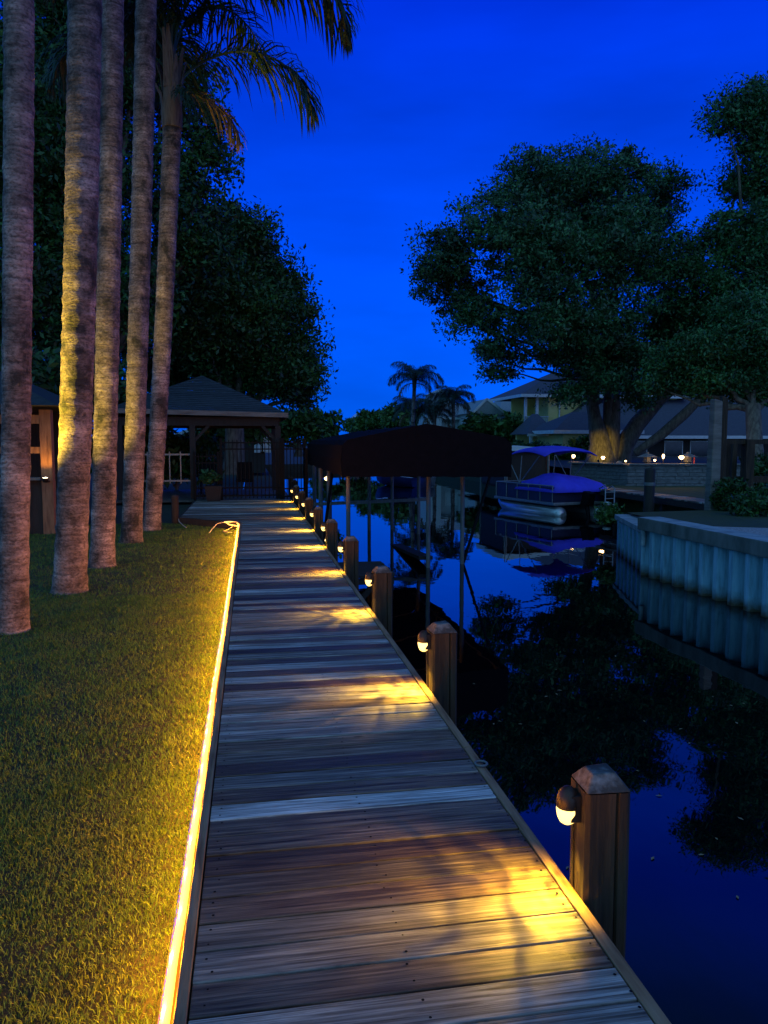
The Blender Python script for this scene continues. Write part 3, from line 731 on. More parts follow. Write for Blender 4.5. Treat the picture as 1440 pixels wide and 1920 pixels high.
# ------------------------------------------------------------------ trees
def leaf_cloud(lobes, n, size, seed, clump_r=0.6, per=110, edge=0.42):
    r_ = np.random.default_rng(seed)
    vol = np.array([l[3] * l[4] * l[5] for l in lobes]) ** 0.72; vol = vol / vol.sum()
    nc = max(8, n // per)
    idx = r_.choice(len(lobes), nc, p=vol)
    C = np.array([l[:3] for l in lobes])[idx]; Rd = np.array([l[3:6] for l in lobes])[idx]
    u = r_.normal(size=(nc, 3)); u /= np.linalg.norm(u, axis=1)[:, None]
    rad = r_.uniform(0, 1, nc) ** edge
    cc = C + u * Rd * rad[:, None]
    k = np.repeat(np.arange(nc), per)
    cs = r_.uniform(0.4, 1.7, nc)[k][:, None] * clump_r
    P = cc[k] + np.clip(r_.normal(size=(len(k), 3)), -1.7, 1.7) * cs * np.array([0.62, 0.62, 0.40])
    m = len(P)
    a = r_.normal(size=(m, 3)); a /= np.linalg.norm(a, axis=1)[:, None]
    b = np.cross(a, r_.normal(size=(m, 3))); b /= np.linalg.norm(b, axis=1)[:, None]
    s = size * r_.uniform(0.45, 1.6, m)[:, None]
    V = np.empty((m, 4, 3)); V[:, 0] = P - a * s; V[:, 1] = P + b * s * 0.42; V[:, 2] = P + a * s; V[:, 3] = P - b * s * 0.42
    F = np.arange(m * 4).reshape(-1, 4)
    return V.reshape(-1, 3), F, cc
def curve(p, q, sag=0.0, n=7, jit=0.0, r_=random):
    p = Vector(p); q = Vector(q); o = []
    for i in range(n + 1):
        s = i / n; v = p.lerp(q, s)
        v.z += sag * math.sin(math.pi * s)
        if 0 < i < n: v += Vector((r_.uniform(-jit, jit), r_.uniform(-jit, jit), r_.uniform(-jit, jit)))
        o.append(v)
    return o
def tree(name, base, lobes, label, n, size, mat, seed, trunk_r=0.4, fork=None, limbs=None, group=None, clump=0.6, cat='tree', per=110, edge=0.42, barkm=None, twigs=2):
    rr = random.Random(seed)
    base = Vector(base)
    t = empty(name, base, label, cat, group)
    V, F, cc = leaf_cloud(lobes, n, size, seed, clump, per, edge)
    np_mesh('crown', V, F, mat, t, base)
    fork = Vector(fork) if fork is not None else base + Vector((0, 0, (min(l[2] - l[5] for l in lobes) - base.z) * .8))
    mb = MB()
    fl = [trunk_r * 1.5, trunk_r * 1.1, trunk_r, trunk_r * .95]
    mb.tube([base + Vector((0, 0, -.2)), base.lerp(fork, .15), base.lerp(fork, .55), fork], fl, 14)
    for l in lobes:
        c = Vector(l[:3]); c.z -= l[5] * .3
        mb.tube(curve(fork - Vector((0, 0, .2)), c, -0.06 * (c - fork).length, 7, 0.03 * (c - fork).length, rr), [trunk_r * .42 * (1 - .8 * i / 7) for i in range(8)], 8)
        for q in range(twigs):
            a = Vector((rr.gauss(0, 1), rr.gauss(0, 1), rr.gauss(.3, 1))).normalized()
            e_ = c + Vector((a.x * l[3], a.y * l[4], a.z * l[5])) * .85
            mb.tube(curve(c, e_, 0, 4, 0.08 * (e_ - c).length, rr), [trunk_r * .16, trunk_r * .13, trunk_r * .1, trunk_r * .07, trunk_r * .04], 6)
    if limbs:
        for pl, rl_ in limbs: mb.tube(pl, rl_, 14)
    mb.build('trunk', barkm or M['tbark'], t)
    return t
def LO(px, py, Y, rx, ry, rd=None):
    c = atY(px, py, Y); k = mpp(c)
    return (c.x, c.y, c.z, rx * k, (rd if rd else rx) * k, ry * k)

# the live oak across the canal
Yo = 40.0
lob = [LO(1005, 350, 40, 95, 62), LO(1085, 330, 42, 75, 52), LO(1160, 330, 39, 80, 55), LO(1245, 370, 41, 48, 62), LO(930, 415, 38, 80, 65), LO(845, 470, 39, 72, 62), LO(800, 515, 40, 40, 36),
       LO(1010, 470, 37, 120, 85), LO(1140, 480, 38, 120, 95), LO(1235, 500, 40, 62, 80), LO(880, 590, 39, 55, 48), LO(925, 650, 38, 50, 55), LO(1020, 590, 36, 95, 70), LO(1130, 610, 37, 115, 75),
       LO(955, 690, 38, 40, 36), LO(1075, 675, 37, 70, 46), LO(1180, 680, 38, 90, 60), LO(1070, 735, 37, 42, 26), LO(1205, 732, 37, 50, 30), LO(1145, 715, 36, 55, 28), LO(1240, 620, 39, 70, 75), LO(1030, 400, 44, 110, 80), LO(1150, 420, 45, 110, 80), LO(860,540,41,70,50)]
ob = atY(1138, 872, Yo)
of = atY(1142, 690, Yo)
k40 = mpp(ob)
lim = [
    ([atY(1126, 875, Yo), atY(1126, 830, Yo), atY(1114, 780, Yo), atY(1104, 720, Yo), atY(1085, 640, Yo - 1)], [32 * k40, 20 * k40, 12 * k40, 10 * k40, 6 * k40]),
    ([atY(1140, 875, Yo), atY(1146, 815, Yo), atY(1152, 760, Yo), atY(1150, 690, Yo), atY(1165, 600, Yo)], [21.8 * k40, 16 * k40, 11.5 * k40, 9 * k40, 5.5 * k40]),
    ([atY(1158, 876, Yo), atY(1170, 835, Yo), atY(1195, 795, Yo), atY(1235, 750, Yo), atY(1290, 700, Yo - 1), atY(1330, 640, Yo - 1)], [23.1 * k40, 18.4 * k40, 15.6 * k40, 12.9 * k40, 8.8 * k40, 4.1 * k40]),
    ([atY(1190, 850, Yo - 2), atY(1240, 815, Yo - 2.3), atY(1285, 775, Yo - 2.6), atY(1330, 730, Yo - 3)], [6 * k40, 9 * k40, 9 * k40, 6 * k40]),
    ([atY(1115, 760, Yo), atY(1060, 620, Yo), atY(1010, 540, Yo), atY(950, 450, Yo)], [14 * k40, 10 * k40, 7 * k40, 3 * k40]),
    ([atY(1070, 640, Yo - 1), atY(1000, 600, Yo - 1), atY(900, 560, Yo), atY(840, 510, Yo)], [9 * k40, 7 * k40, 5 * k40, 2 * k40]),
]
tree('live_oak', ob, lob, 'huge spreading oak with a forked trunk lit yellow at its foot, across the canal', 200000, 0.098, M['oakleaf'], 21, 0.28, of, lim, clump=0.5, edge=0.6, per=120)
# trees at the right edge
lob = [LO(1400, 200, 36, 60, 34), LO(1360, 225, 36, 40, 22), LO(1430, 260, 36, 55, 40), LO(1460, 330, 36, 90, 60), LO(1385, 345, 37, 36, 40), LO(1345, 440, 36, 50, 42), LO(1430, 450, 35, 95, 70), LO(1300, 510, 36, 75, 55),
       LO(1400, 560, 35, 110, 70), LO(1500, 400, 36, 110, 120), LO(1520, 560, 36, 130, 130), LO(1330, 600, 37, 90, 60), LO(1420,190,37,40,36), LO(1470, 215, 37, 70, 50), LO(1280, 590, 37, 60, 50)]
tree('broadleaf_tree', atY(1470, 880, 37), lob, 'tall mid green tree filling the right picture edge above the dock frame', 150000, 0.092, M['oakleaf2'], 22, 0.45, atY(1460, 760, 36.5), clump=0.6, edge=0.45)
lob = [LO(1330, 660, 30, 80, 48), LO(1420, 640, 29, 90, 60), LO(1390, 590, 30, 60, 40), LO(1480, 680, 29, 100, 60), LO(1270, 690, 31, 60, 40), LO(1360, 715, 30, 90, 32), LO(1240, 720, 31, 40, 22), LO(1440, 720, 29, 80, 35)]
tree('broadleaf_tree', atY(1418, 905, 27), lob, 'lower dark green tree overhanging the timber dock frame at right', 100000, 0.072, M['oakleaf2'], 23, 0.30, atY(1412, 760, 28), clump=0.45, edge=0.45)
# left bank
lob = [LO(150, -120, 26, 170, 130), LO(180, 100, 27, 130, 150), LO(300, 170, 28, 85, 95), LO(375, 230, 28, 48, 52), LO(395, 290, 28, 40, 40), LO(60, 220, 26, 90, 150), LO(150, 380, 27, 130, 130), LO(320, 380, 28, 95, 95),
       LO(90, 560, 26, 100, 100), LO(230, 560, 27, 95, 95), LO(20, 420, 26, 90, 150), LO(-120, 250, 26, 160, 260), LO(360, 460, 28, 65, 65), LO(-60, 600, 26, 120, 120), LO(110, 250, 32, 150, 260), LO(130, 600, 31, 150, 110), LO(250, -20, 27, 90, 110)]
tree('live_oak', atY(215, 900, 27), lob, 'massive dark oak rising behind the palm row on the left', 210000, 0.088, M['darkleaf'], 24, 0.42, atY(200, 660, 27), clump=0.55, edge=0.45)
lob = [LO(420, 430, 33, 65, 55), LO(475, 465, 33, 50, 60), LO(385, 500, 33, 80, 80), LO(500, 540, 33, 65, 60), LO(545, 590, 33, 42, 70), LO(572, 670, 33, 36, 55), LO(460, 600, 32, 95, 80), LO(380, 620, 32, 90, 70), LO(520, 690, 33, 75, 60), LO(430, 690, 34, 90, 50), LO(330, 560, 33, 70, 80), LO(560, 730, 34, 36, 32), LO(300,690,34,60,50)]
tree('live_oak', atY(440, 880, 33), lob, 'dark rounded oak standing behind the gazebo roof', 140000, 0.088, M['darkleaf'], 25, 0.4, atY(440, 760, 33), clump=0.55, edge=0.45)
lob = [LO(560, 795, 45, 45, 28), LO(595, 790, 46, 30, 24), LO(520, 800, 45, 40, 26), LO(612, 808, 47, 16, 14), LO(480,800,46,40,28)]
tree('leafy_tree', atY(560, 850, 45), lob, 'small green tree at the canal bend beyond the gazebo', 6500, 0.2, M['farleaf'], 26, 0.2, clump=0.5)
lob = [LO(455, 800, 37, 40, 22), LO(400, 810, 38, 40, 24)]
tree('leafy_tree', atY(440, 850, 37), lob, 'low green tree seen under the gazebo roof', 3500, 0.16, M['farleaf'], 27, 0.15, clump=0.45)
# dark shrubs under the left trees
for k, (px, py, Y, rx, ry, lb) in enumerate(((120, 720, 24, 130, 60, 'dark shrub mass behind the timber pavilion'), (330, 850, 27, 60, 45, 'dark shrub behind the pale railing left of the gate'), (240, 800, 26, 70, 90, 'dark shrub seen between the third and fourth palms'), (20, 760, 22, 60, 80, 'dark shrub at the left edge beside the pavilion'))):
    c = atY(px, py, Y)
    tree('shrub', (c.x, c.y, lawnz), [LO(px, py, Y, rx, ry), LO(px + rx * .5, py + ry * .3, Y, rx * .6, ry * .7), LO(px - rx * .5, py + ry * .4, Y, rx * .6, ry * .7)], lb, 6000, 0.12, M['darkleaf'], 40 + k, 0.06, cat='shrub', clump=0.4)

# far treeline
fts = [(690, 792, 95, 22, 18, 'farthest left tree of the distant row beyond the canopy'), (715, 785, 92, 24, 20, 'second tree of the distant row beyond the canopy'), (745, 783, 88, 26, 24, 'dense tree left of the far tall palm'), (800, 785, 76, 24, 22, 'tree right behind the far tall palm'),
       (665, 797, 105, 14, 10, 'tiny tree beside the distant gabled house'), (912, 800, 62, 12, 10, 'dark tree between the blue house and the yellow house'), (958, 800, 58, 15, 17, 'dark bushy tree left of the balcony'), (900, 800, 60, 26, 16, 'shrubby tree in front of the pale blue house')]
for k, (px, py, Y, rx, ry, lb) in enumerate(fts):
    c = atY(px, py, Y)
    tree('leafy_tree', (c.x, c.y, -0.1), [LO(px, py, Y, rx, ry), LO(px - rx * .55, py + ry * .4, Y, rx * .6, ry * .7), LO(px + rx * .55, py + ry * .35, Y, rx * .6, ry * .7)], lb, 3200, 0.26, M['farleaf'], 60 + k, 0.2, group='distant trees beyond the canal', clump=0.5, twigs=1)
# far palms
def far_palm(px, pyc, Y, s, label, seed, n=15, lean=0):
    c = atY(px, pyc, Y)
    base = Vector((c.x - lean, Y, -0.1))
    fl = [((k * 137.5) % 360, (4, 0, 5, 1, 4, 3)[k % 6], s * random.uniform(.62, 1.2), random.uniform(.3, .8)) for k in range(n)]
    return queen_palm(base, (c.x, Y, c.z - 1.0), 0.17, 0.13, label, fl + [(200, -1, 1.0, .3), (-30, -1, 1.0, .3)], .8, seed, 'distant palms beyond the canal')
far_palm(777, 700, 55, 0.70, 'distant palm standing tall against the sky above the black canopy', 71, 22, 0.3)
far_palm(850, 738, 60, 0.72, 'distant bushy palm in front of the pale blue house', 72, 30)
far_palm(775, 758, 62, 0.72, 'shorter distant palm below the tall one', 73, 22)
far_palm(815, 765, 60, 0.6, 'short distant palm between the tall palm and the bushy palm', 74, 22)

# ------------------------------------------------------------------ gazebo, gate, railing, pavilion (left bank)
gz = empty('gazebo', (-1.5, 24.3, 0), 'dark timber gazebo with a grey hipped roof at the end of the boardwalk', 'gazebo')
GX0, GX1, GY0, GY1 = -3.9, 1.05, 22.2, 27.0
ez = 2.42; pk = Vector((-1.45, 24.6, 3.66))
pk2 = Vector((-1.25, 24.8, 3.95))
mb = MB()
A, B, C_, D = Vector((GX0, GY0, ez + .1)), Vector((GX1, GY0, ez)), Vector((GX1, GY1, ez)), Vector((GX0, GY1, ez + .1))
for a, b in ((A, B), (B, C_), (C_, D), (D, A)):
    for r_ in range(20):
        s0, s1 = r_ / 20, (r_ + 1) / 20
        up_ = Vector((0, 0, 0.008))
        q = [a.lerp(pk, s0), b.lerp(pk, s0), b.lerp(pk, s1), a.lerp(pk, s1)]
        mb.poly([q[0] + up_, q[1] + up_, q[2], q[3]])
mb.build('roof', M['shingle'], gz)
mb = MB(); mb.poly([A - Vector((0, 0, .02)), D - Vector((0, 0, .02)), C_ - Vector((0, 0, .02)), B - Vector((0, 0, .02))]); mb.build('ceiling', M['darkwood'], gz)
mb = MB()
for a, b in ((A, B), (B, C_), (C_, D), (D, A)): mb.beam(a + Vector((0, 0, -.04)), b + Vector((0, 0, -.04)), 0.04, 0.13)
mb.build('fascia', M['fascia'], gz)
mb = MB()
for a, b in (((-3.6, 22.5), (.78, 22.5)), ((.78, 22.5), (.78, 26.7)), ((-3.6, 26.7), (.78, 26.7)), ((-3.6, 22.5), (-3.6, 26.7))):
    mb.beam((a[0], a[1], 2.2), (b[0], b[1], 2.2), 0.09, 0.24)
mb.build('beam', M['darkwood'], gz)
for x, y in ((.78, 22.5), (-1.62, 22.5), (-3.6, 22.5), (.78, 26.7), (-3.6, 26.7)):
    mb = MB(); mb.box(x - .08, x + .08, y - .08, y + .08, -.1, 2.08)
    mb.beam((x, y, 1.6), (x + (.45 if x < 0 else -.45), y, 2.08), .06, .08); mb.build('post', M['darkwood'], gz)
mb = MB(); mb.box(-4.0, 1.12, 22.1, 27.2, -0.06, -0.012); mb.build('floor', M['deck'], gz)

def picket(name, x0, y0, x1, y1, z0, z1, step, label, mat, cat, pw=0.02, rails=(0.12, 1.0), posts=True, midrail=True):
    p = Vector((x0, y0, 0)); q = Vector((x1, y1, 0)); L_ = (q - p).length
    t = empty(name, (x0, y0, 0), label, cat)
    mb = MB()
    n = max(2, int(L_ / step))
    for k in range(n + 1):
        c = p.lerp(q, k / n); mb.box(c.x - pw / 2, c.x + pw / 2, c.y - pw / 2, c.y + pw / 2, z0, z1)
    mb.build('pickets', mat, t)
    for z in ([z0 + .08, z1 - .08] + ([z1 - .26, z0 + .3] if midrail else [])):
        mb = MB(); mb.beam(p + Vector((0, 0, z)), q + Vector((0, 0, z)), pw * 1.4, pw * 1.6); mb.build('rail', mat, t)
    if posts:
        for c in (p, q):
            mb = MB(); mb.box(c.x - .035, c.x + .035, c.y - .035, c.y + .035, z0 - .06, z1 + .05); mb.build('post', mat, t)
    return t
GY = 21.95
picket('iron_gate', -0.82, GY, 0.83, GY, 0.04, 1.68, 0.105, 'black iron picket gate closing the end of the boardwalk', M['black'], 'gate', 0.024)
picket('iron_fence', -1.55, GY, -0.9, GY, 0.04, 1.3, 0.105, 'short black iron fence panel left of the gate', M['black'], 'fence', 0.022)
picket('iron_fence', 0.9, GY, 1.5, GY, 0.0, 1.68, 0.10, 'short black iron fence panel right of the gate over the water edge', M['black'], 'fence', 0.024)
picket('iron_fence', 1.5, GY, 1.5, GY - 0.75, -0.3, 1.4, 0.12, 'black iron guard panel returning along the canal beside the gate', M['black'], 'fence', 0.024)
picket('railing', -3.55, 23.0, -1.7, 23.0, 0.42, 1.34, 0.28, 'pale metal railing behind the leaning palm, left of the gate', M['alum'], 'railing', 0.03, midrail=False)
t = empty('planter', (-1.02, 21.3, 0), 'dark square planter standing on the platform by the gate', 'planter')
mb = MB(); mb.hexa([(-1.2, 21.45, 0.0), (-.85, 21.45, 0.0), (-.85, 21.8, 0.0), (-1.2, 21.8, 0.0)], [(-1.26, 21.38, .42), (-.79, 21.38, .42), (-.79, 21.86, .42), (-1.26, 21.86, .42)])
mb.build('pot', M['clay'], t)
V, F, _c = leaf_cloud([(-1.02, 21.62, .62, .24, .24, .2)], 700, .06, 5, .12)
np_mesh('foliage', V, F, M['darkleaf'], t, WL[t.name])

# dark outdoor furniture inside the gazebo
for k, (x, y, lb) in enumerate(((-.2, 24.0, 'dark patio chair inside the gazebo, right of centre'), (-1.3, 24.3, 'dark patio chair inside the gazebo, left of centre'))):
    t = empty('patio_chair', (x, y, 0), lb, 'chair')
    mb = MB(); mb.box(x - .26, x + .26, y - .25, y + .25, .4, .46); mb.build('seat', M['black'], t)
    mb = MB(); mb.hexa([(x - .26, y + .22, .46), (x + .26, y + .22, .46), (x + .26, y + .26, .46), (x - .26, y + .26, .46)], [(x - .22, y + .34, 1.0), (x + .22, y + .34, 1.0), (x + .22, y + .37, 1.0), (x - .22, y + .37, 1.0)]); mb.build('backrest', M['black'], t)
    for sx in (-1, 1):
        for sy in (-1, 1):
            mb = MB(); mb.tube([(x + sx * .23, y + sy * .22, 0), (x + sx * .23, y + sy * .22, .4)], .018, 6); mb.build('leg', M['black'], t)

# timber pavilion behind the palms
pv = empty('timber_pavilion', (-4.6, 15.600, lawnz), 'brown timber pavilion corner lit orange by a flood lamp, behind the first two palms', 'pavilion')
c = atY(86, 850, 15.300)
X1 = atY(97, 850, 15.300).x
mb = MB(); mb.box(X1 - .2, X1, 15.300, 15.500, lawnz, atY(90, 768, 15.300).z); mb.build('post', M['brownwood'], pv)
zt = atY(90, 778, 15.300).z
mb = MB(); mb.box(X1 - 3.2, X1 - .205, 15.320, 15.460, zt - .16, zt); mb.build('beam', M['brownwood'], pv)
z2 = atY(90, 838, 15.300).z
mb = MB(); mb.box(X1 - 3.2, X1 - .205, 15.350, 15.430, z2 - .12, z2); mb.build('rail', M['brownwood'], pv)
z3 = atY(90, 895, 15.300).z
mb = MB(); mb.box(X1 - 3.2, X1 - .205, 15.200, 15.500, z3 - .05, z3); mb.build('counter', M['fascia'], pv)
mb = MB(); mb.box(X1 - 3.2, X1 - .205, 15.340, 15.400, lawnz, z3 - .052)
for k in range(12): mb.box(X1 - .4 - k * .22, X1 - .386 - k * .22, 15.332, 15.340, lawnz, z3 - .06)
mb.build('lower_panel', M['darkwood'], pv)
zr = atY(90, 755, 14.900).z
mb = MB(); mb.hexa([(X1 - 4, 14.800, zr - .05), (X1 + .25, 14.800, zr - .05), (X1 + .25, 19.100, zr - .05), (X1 - 4, 19.100, zr - .05)], [(X1 - 2.2, 16.300, zr + .75), (X1 - 1.4, 16.300, zr + .75), (X1 - 1.4, 17.500, zr + .75), (X1 - 2.2, 17.500, zr + .75)])
mb.build('roof', M['shingle'], pv)
mb = MB(); mb.box(X1 - 3.2, X1 - .1, 18.400, 18.500, lawnz, zr - .06); mb.build('back_wall', M['darkwood'], pv)
fl = atY(85, 899, 15.050)
t = empty('flood_lamp', fl, 'small lit flood lamp fixed low on the timber pavilion post', 'lamp')
mb = MB(); mb.lathe([(0.0, -.05), (.045, -.05), (.055, .02), (.05, .03)], tuple(fl), 12); mb.box(fl.x - .02, fl.x + .02, fl.y, 15.300, fl.z - .06, fl.z - .03); hd = mb.build('housing', M['hood'], t)
mb = MB(); mb.lathe([(.048, .024), (.04, .034), (.0, .04)], tuple(fl), 12); mb.build('lens', M['floodglow'], t)
spot('lamp_light', fl + Vector((0, -.02, .07)), fl + Vector((-.05, .12, 1)), 30, (1.0, .42, .05), 120, .8, .03, t, Vector(fl))

# garden up-lights that wash the palms (stand left of the row)
for k, (loc, tg, pw, lb, cone) in enumerate((((-3.75, 8.9, lawnz), (-2.30, 9.4, 2.2), 4800, 'small ground spotlight left of the second palm', 38),
        ((-3.3, 9.9, lawnz), (-2.22, 11.1, 2.1), 1150, 'small ground spotlight left of the third palm', 34), ((-3.6, 12.7, lawnz), (-2.3, 13.8, 2.2), 1300, 'small ground spotlight left of the fourth palm', 36))):
    t = empty('garden_spotlight', loc, lb, 'spotlight', 'ground spotlights beside the palms')
    L0 = Vector(loc); d = (Vector(tg) - L0).normalized()
    mb = MB(); mb.tube([L0 + Vector((0, 0, -.05)), L0 + Vector((0, 0, .16))], .012, 6); mb.build('stake', M['hood'], t)
    h0 = L0 + Vector((0, 0, .18))
    mb = MB(); mb.tube([h0 - d * .07, h0 - d * .02, h0 + d * .05], [.02, .04, .045], 12); mb.build('housing', M['hood'], t)
    mb = MB(); mb.tube([h0 + d * .05, h0 + d * .055], [.04, .03], 12); mb.build('lens', M['floodglow'], t)
    spot('lamp_light', h0 + d * .07, Vector(tg), pw, (1.0, .66, .03), cone, .9, .03, t, L0)

# pale house behind the left bank, glimpsed through the gate
hb = empty('house', (-1.0, 44, -0.1), 'small blue grey house glimpsed through the gate bars', 'house')
mb = MB(); mb.box(-4.2, .8, 44, 50, -.1, 2.0); mb.build('wall', M['darkwood'], hb)
mb = MB(); p0, p1, p2 = Vector((.95, 43.8, 1.95)), Vector((-4.4, 43.8, 1.95)), Vector((-1.2, 43.8, 3.2))
for ya, yb in ((43.8, 50),):
    mb.add([(.95, ya, 1.92), (-.8, ya, 3.2), (-4.4, ya, 1.92), (.95, yb, 1.92), (-.8, yb, 3.2), (-4.4, yb, 1.92)], [(0, 1, 4, 3), (1, 2, 5, 4), (0, 2, 1), (3, 4, 5)])
mb.build('roof', M['shingle'], hb)
mb = MB(); mb.beam((.98, 43.75, 1.9), (-.8, 43.75, 3.2), .06, .16); mb.beam((-.8, 43.75, 3.2), (-4.4, 43.75, 1.9), .06, .16); mb.build('barge_board', M['white'], hb)
for px in (432, 486, 498):
    c = atY(px, 832, 43.9); mb = MB(); mb.box(c.x - .28, c.x + .28, 43.93, 43.97, c.z - .5, c.z + .45); wf = mb.build('window', M['white'], hb)
    mb = MB(); mb.box(c.x - .22, c.x + .22, 43.91, 43.925, c.z - .44, c.z + .39); mb.build('pane', M['pane'], wf)

# ------------------------------------------------------------------ boat lift with the black canopy
CX0, CX1, CY0, CY1 = 1.62, 4.84, 13.9, 22.4
bl = empty('boat_lift', (3.2, 18, WZ), 'boat lift with a long black fabric canopy standing over the canal', 'boat lift')
mb = MB()
prof = [(CX0, .99), (CX0 - .02, 1.3), (CX0 + .02, 1.56), (CX0 + .12, 1.66), (3.2, 1.95), (CX1 - .14, 1.70), (CX1 - .03, 1.6), (CX1, 1.32), (CX1, .95)]
ny = 12
for j in range(ny + 1):
    yy = CY0 + (CY1 - CY0) * j / ny
    sag = -0.025 * abs(math.sin(j * math.pi / 2)) 
    for q, (x, z) in enumerate(prof):
        zz = z + (sag if 2 < q < 6 else 0)
        if q in (0, 8): zz += 0.02 * math.sin(j * 2.3)
        mb.v.append((x, yy, zz))
m = len(prof)
for j in range(ny):
    for q in range(m - 1):
        mb.f.append((j * m + q, j * m + q + 1, (j + 1) * m + q + 1, (j + 1) * m + q)); mb.sm.append(False)
for yy, fl_ in ((CY0, False), (CY1, True)):
    nx = 20; base_ = len(mb.v)
    for q in range(nx + 1):
        s = q / nx; x = CX0 + (CX1 - CX0) * s
        zt_ = np.interp(x, [p_[0] for p_ in prof[2:7]], [p_[1] for p_ in prof[2:7]]) if CX0 + .02 < x < CX1 - .03 else 1.55
        mb.v.append((x, yy, .97 - .03 * s + .022 * abs(math.sin(q * 1.2)))); mb.v.append((x, yy - (.01 if not fl_ else -.01), zt_))
    for q in range(nx):
        mb.f.append((base_ + 2 * q, base_ + 2 * q + 2, base_ + 2 * q + 3, base_ + 2 * q + 1)); mb.sm.append(False)
cno = mb.build('canopy', M['canopy'], bl)
sm_ = cno.modifiers.new('thickness', 'SOLIDIFY'); sm_.thickness = 0.012
for (x, y) in ((3.47, 14.9), (4.27, 15.25), (1.95, 19.6), (1.95, 15.6), (4.5, 20.5), (2.2, 22.0), (3.3, 21.6), (4.0, 21.8)):
    mb = MB(); mb.tube([(x, y, -2.2), (x, y, 1.2)], .045 if y < 16 else .05, 8); mb.build('lift_post', M['steel'], bl)
mb = MB(); mb.tube([(4.27, 15.25, WZ - .5), (4.3, 15.28, WZ), (4.98, 15.6, .95)], .032, 6); mb.build('brace', M['black'], bl)
mb = MB()
for q in (0.05, .35, .65, .95):
    yy = CY0 + (CY1 - CY0) * q
    mb.tube([(CX0 + .06, yy, 1.05), (CX0 + .1, yy, 1.55), (3.2, yy, 1.88), (CX1 - .1, yy, 1.6), (CX1 - .05, yy, 1.05)], .02, 6)
mb.tube([(CX0 + .08, CY0, 1.1), (CX0 + .08, CY1, 1.1)], .02, 6); mb.tube([(CX1 - .08, CY0, 1.1), (CX1 - .08, CY1, 1.1)], .02, 6)
mb.build('canopy_frame', M['steel'], bl)
mb = MB(); mb.beam((3.45, 15.0, -.72), (3.5, 18.6, -.93), .28, .07); mb.build('cradle_beam', M['darkwood'], bl)
mb = MB(); mb.beam((1.3, 19.3, .05), (4.5, 19.3, .15), .08, .08); mb.build('cross_beam', M['steel'], bl)
# leaning pole at the dock side
p1 = atY(624, 880, 18.5); p0 = atY(610, 985, 18.0)
mb = MB(); mb.tube([p0 + (p0 - p1) * .6, p0, p1], .035, 8)
tag(mb.build('leaning_pole', M['black']), 'dark slim pole leaning beside the canopy, over the boardwalk edge', 'pole')
for k, (px, y0, y1, Y, lb) in enumerate(((601, 868, 985, 20.5, 'grey upright pole in the water left of the leaning pole'), (589, 872, 960, 23.5, 'grey upright pole in the water nearest the iron fence'))):
    a, b = atY(px, y0, Y), atY(px, y1, Y)
    mb = MB(); mb.tube([(a.x, Y, -2.0), (a.x, Y, a.z)], .06, 8); tag(mb.build('mooring_pole', M['steel']), lb, 'pole', 'mooring poles by the gate')
# far lamp on piling, left bank
c = atz(617, 900, 0.2)
t = empty('dock_lamp', (c.x, c.y, 0.0), 'bright dock lamp on a piling far along the canal, below the canopy', 'lamp')
mb = MB(); mb.box(c.x - .09, c.x + .09, c.y - .09, c.y + .09, -2, .28); mb.build('post', M['post'], t)
mb = MB(); mb.lathe([(.0, -.1), (.07, -.06), (.09, .0), (.0, .06)], (c.x - .1, c.y - .1, .28), 10); mb.build('lamp_globe', M['farglow'], t)

# ------------------------------------------------------------------ right-hand seawall
sw = empty('seawall', (7.4, 5, WZ), 'grey corrugated sheet pile seawall with a thick concrete cap on the right bank', 'seawall')
mb = MB()
per_ = 0.40; y = -6.0; pr = []
while y < 13.4:
    for (dy, dx) in ((0, 0.02), (.10, 0.02), (.17, -.16), (.27, -.16), (.34, 0.02)):
        pr.append((7.42 + dx - .02, y + dy))
    y += per_
pr.append((7.40, min(y, 13.4)))
pr = [p_ for p_ in pr if p_[1] <= 13.42]
n = len(pr)
zs_ = [-2.2, WZ, -.4, .0]
vs = [(p_[0], p_[1], z) for z in zs_ for p_ in pr]
fs = [(i * n + k, i * n + k + 1, (i + 1) * n + k + 1, (i + 1) * n + k) for i in range(3) for k in range(n - 1)]
mb.add(vs, fs); mb.build('sheet_piles', M['pile'], sw)
mb = MB(); mb.box(7.17, 7.62, -6, 13.42, -.03, .20)
mb.build('cap_beam', M['capside'], sw, bevel=0.015)
mb = MB(); mb.box(7.175, 7.615, -6, 13.415, .2005, .2045); mb.build('cap_top', M['concrete'], sw)
mb = MB(); mb.tube([(7.24, 13.3, -.32), (7.24, 13.3, -.03)], .05, 10); mb.build('corner_pipe', M['concrete'], sw)
s2 = empty('seawall', (7.6, 15, WZ), 'lower end section of seawall with dark vertical planks beyond the main seawall', 'seawall')
mb = MB()
a, b = Vector((7.46, 13.44, 0)), Vector((8.36, 16.45, 0))
for k in range(15):
    c0, c1 = a.lerp(b, k / 15), a.lerp(b, (k + .9) / 15)
    dx = -.05 if k % 2 else 0
    mb.hexa([(c0.x + dx - .06, c0.y, -2.2), (c0.x + .1, c0.y, -2.2), (c1.x + .1, c1.y, -2.2), (c1.x + dx - .06, c1.y, -2.2)], [(c0.x + dx - .06, c0.y, -.15), (c0.x + .1, c0.y, -.15), (c1.x + .1, c1.y, -.15), (c1.x + dx - .06, c1.y, -.15)])
mb.build('sheet_piles', M['pile'], s2)
mb = MB(); mb.hexa([(a.x - .14, a.y, -.149), (a.x + .3, a.y, -.149), (b.x + .3, b.y, -.149), (b.x - .14, b.y, -.149)], [(a.x - .14, a.y, -.04), (a.x + .3, a.y, -.04), (b.x + .3, b.y, -.04), (b.x - .14, b.y, -.04)])
mb.build('cap_beam', M['concrete'], s2, bevel=.01)
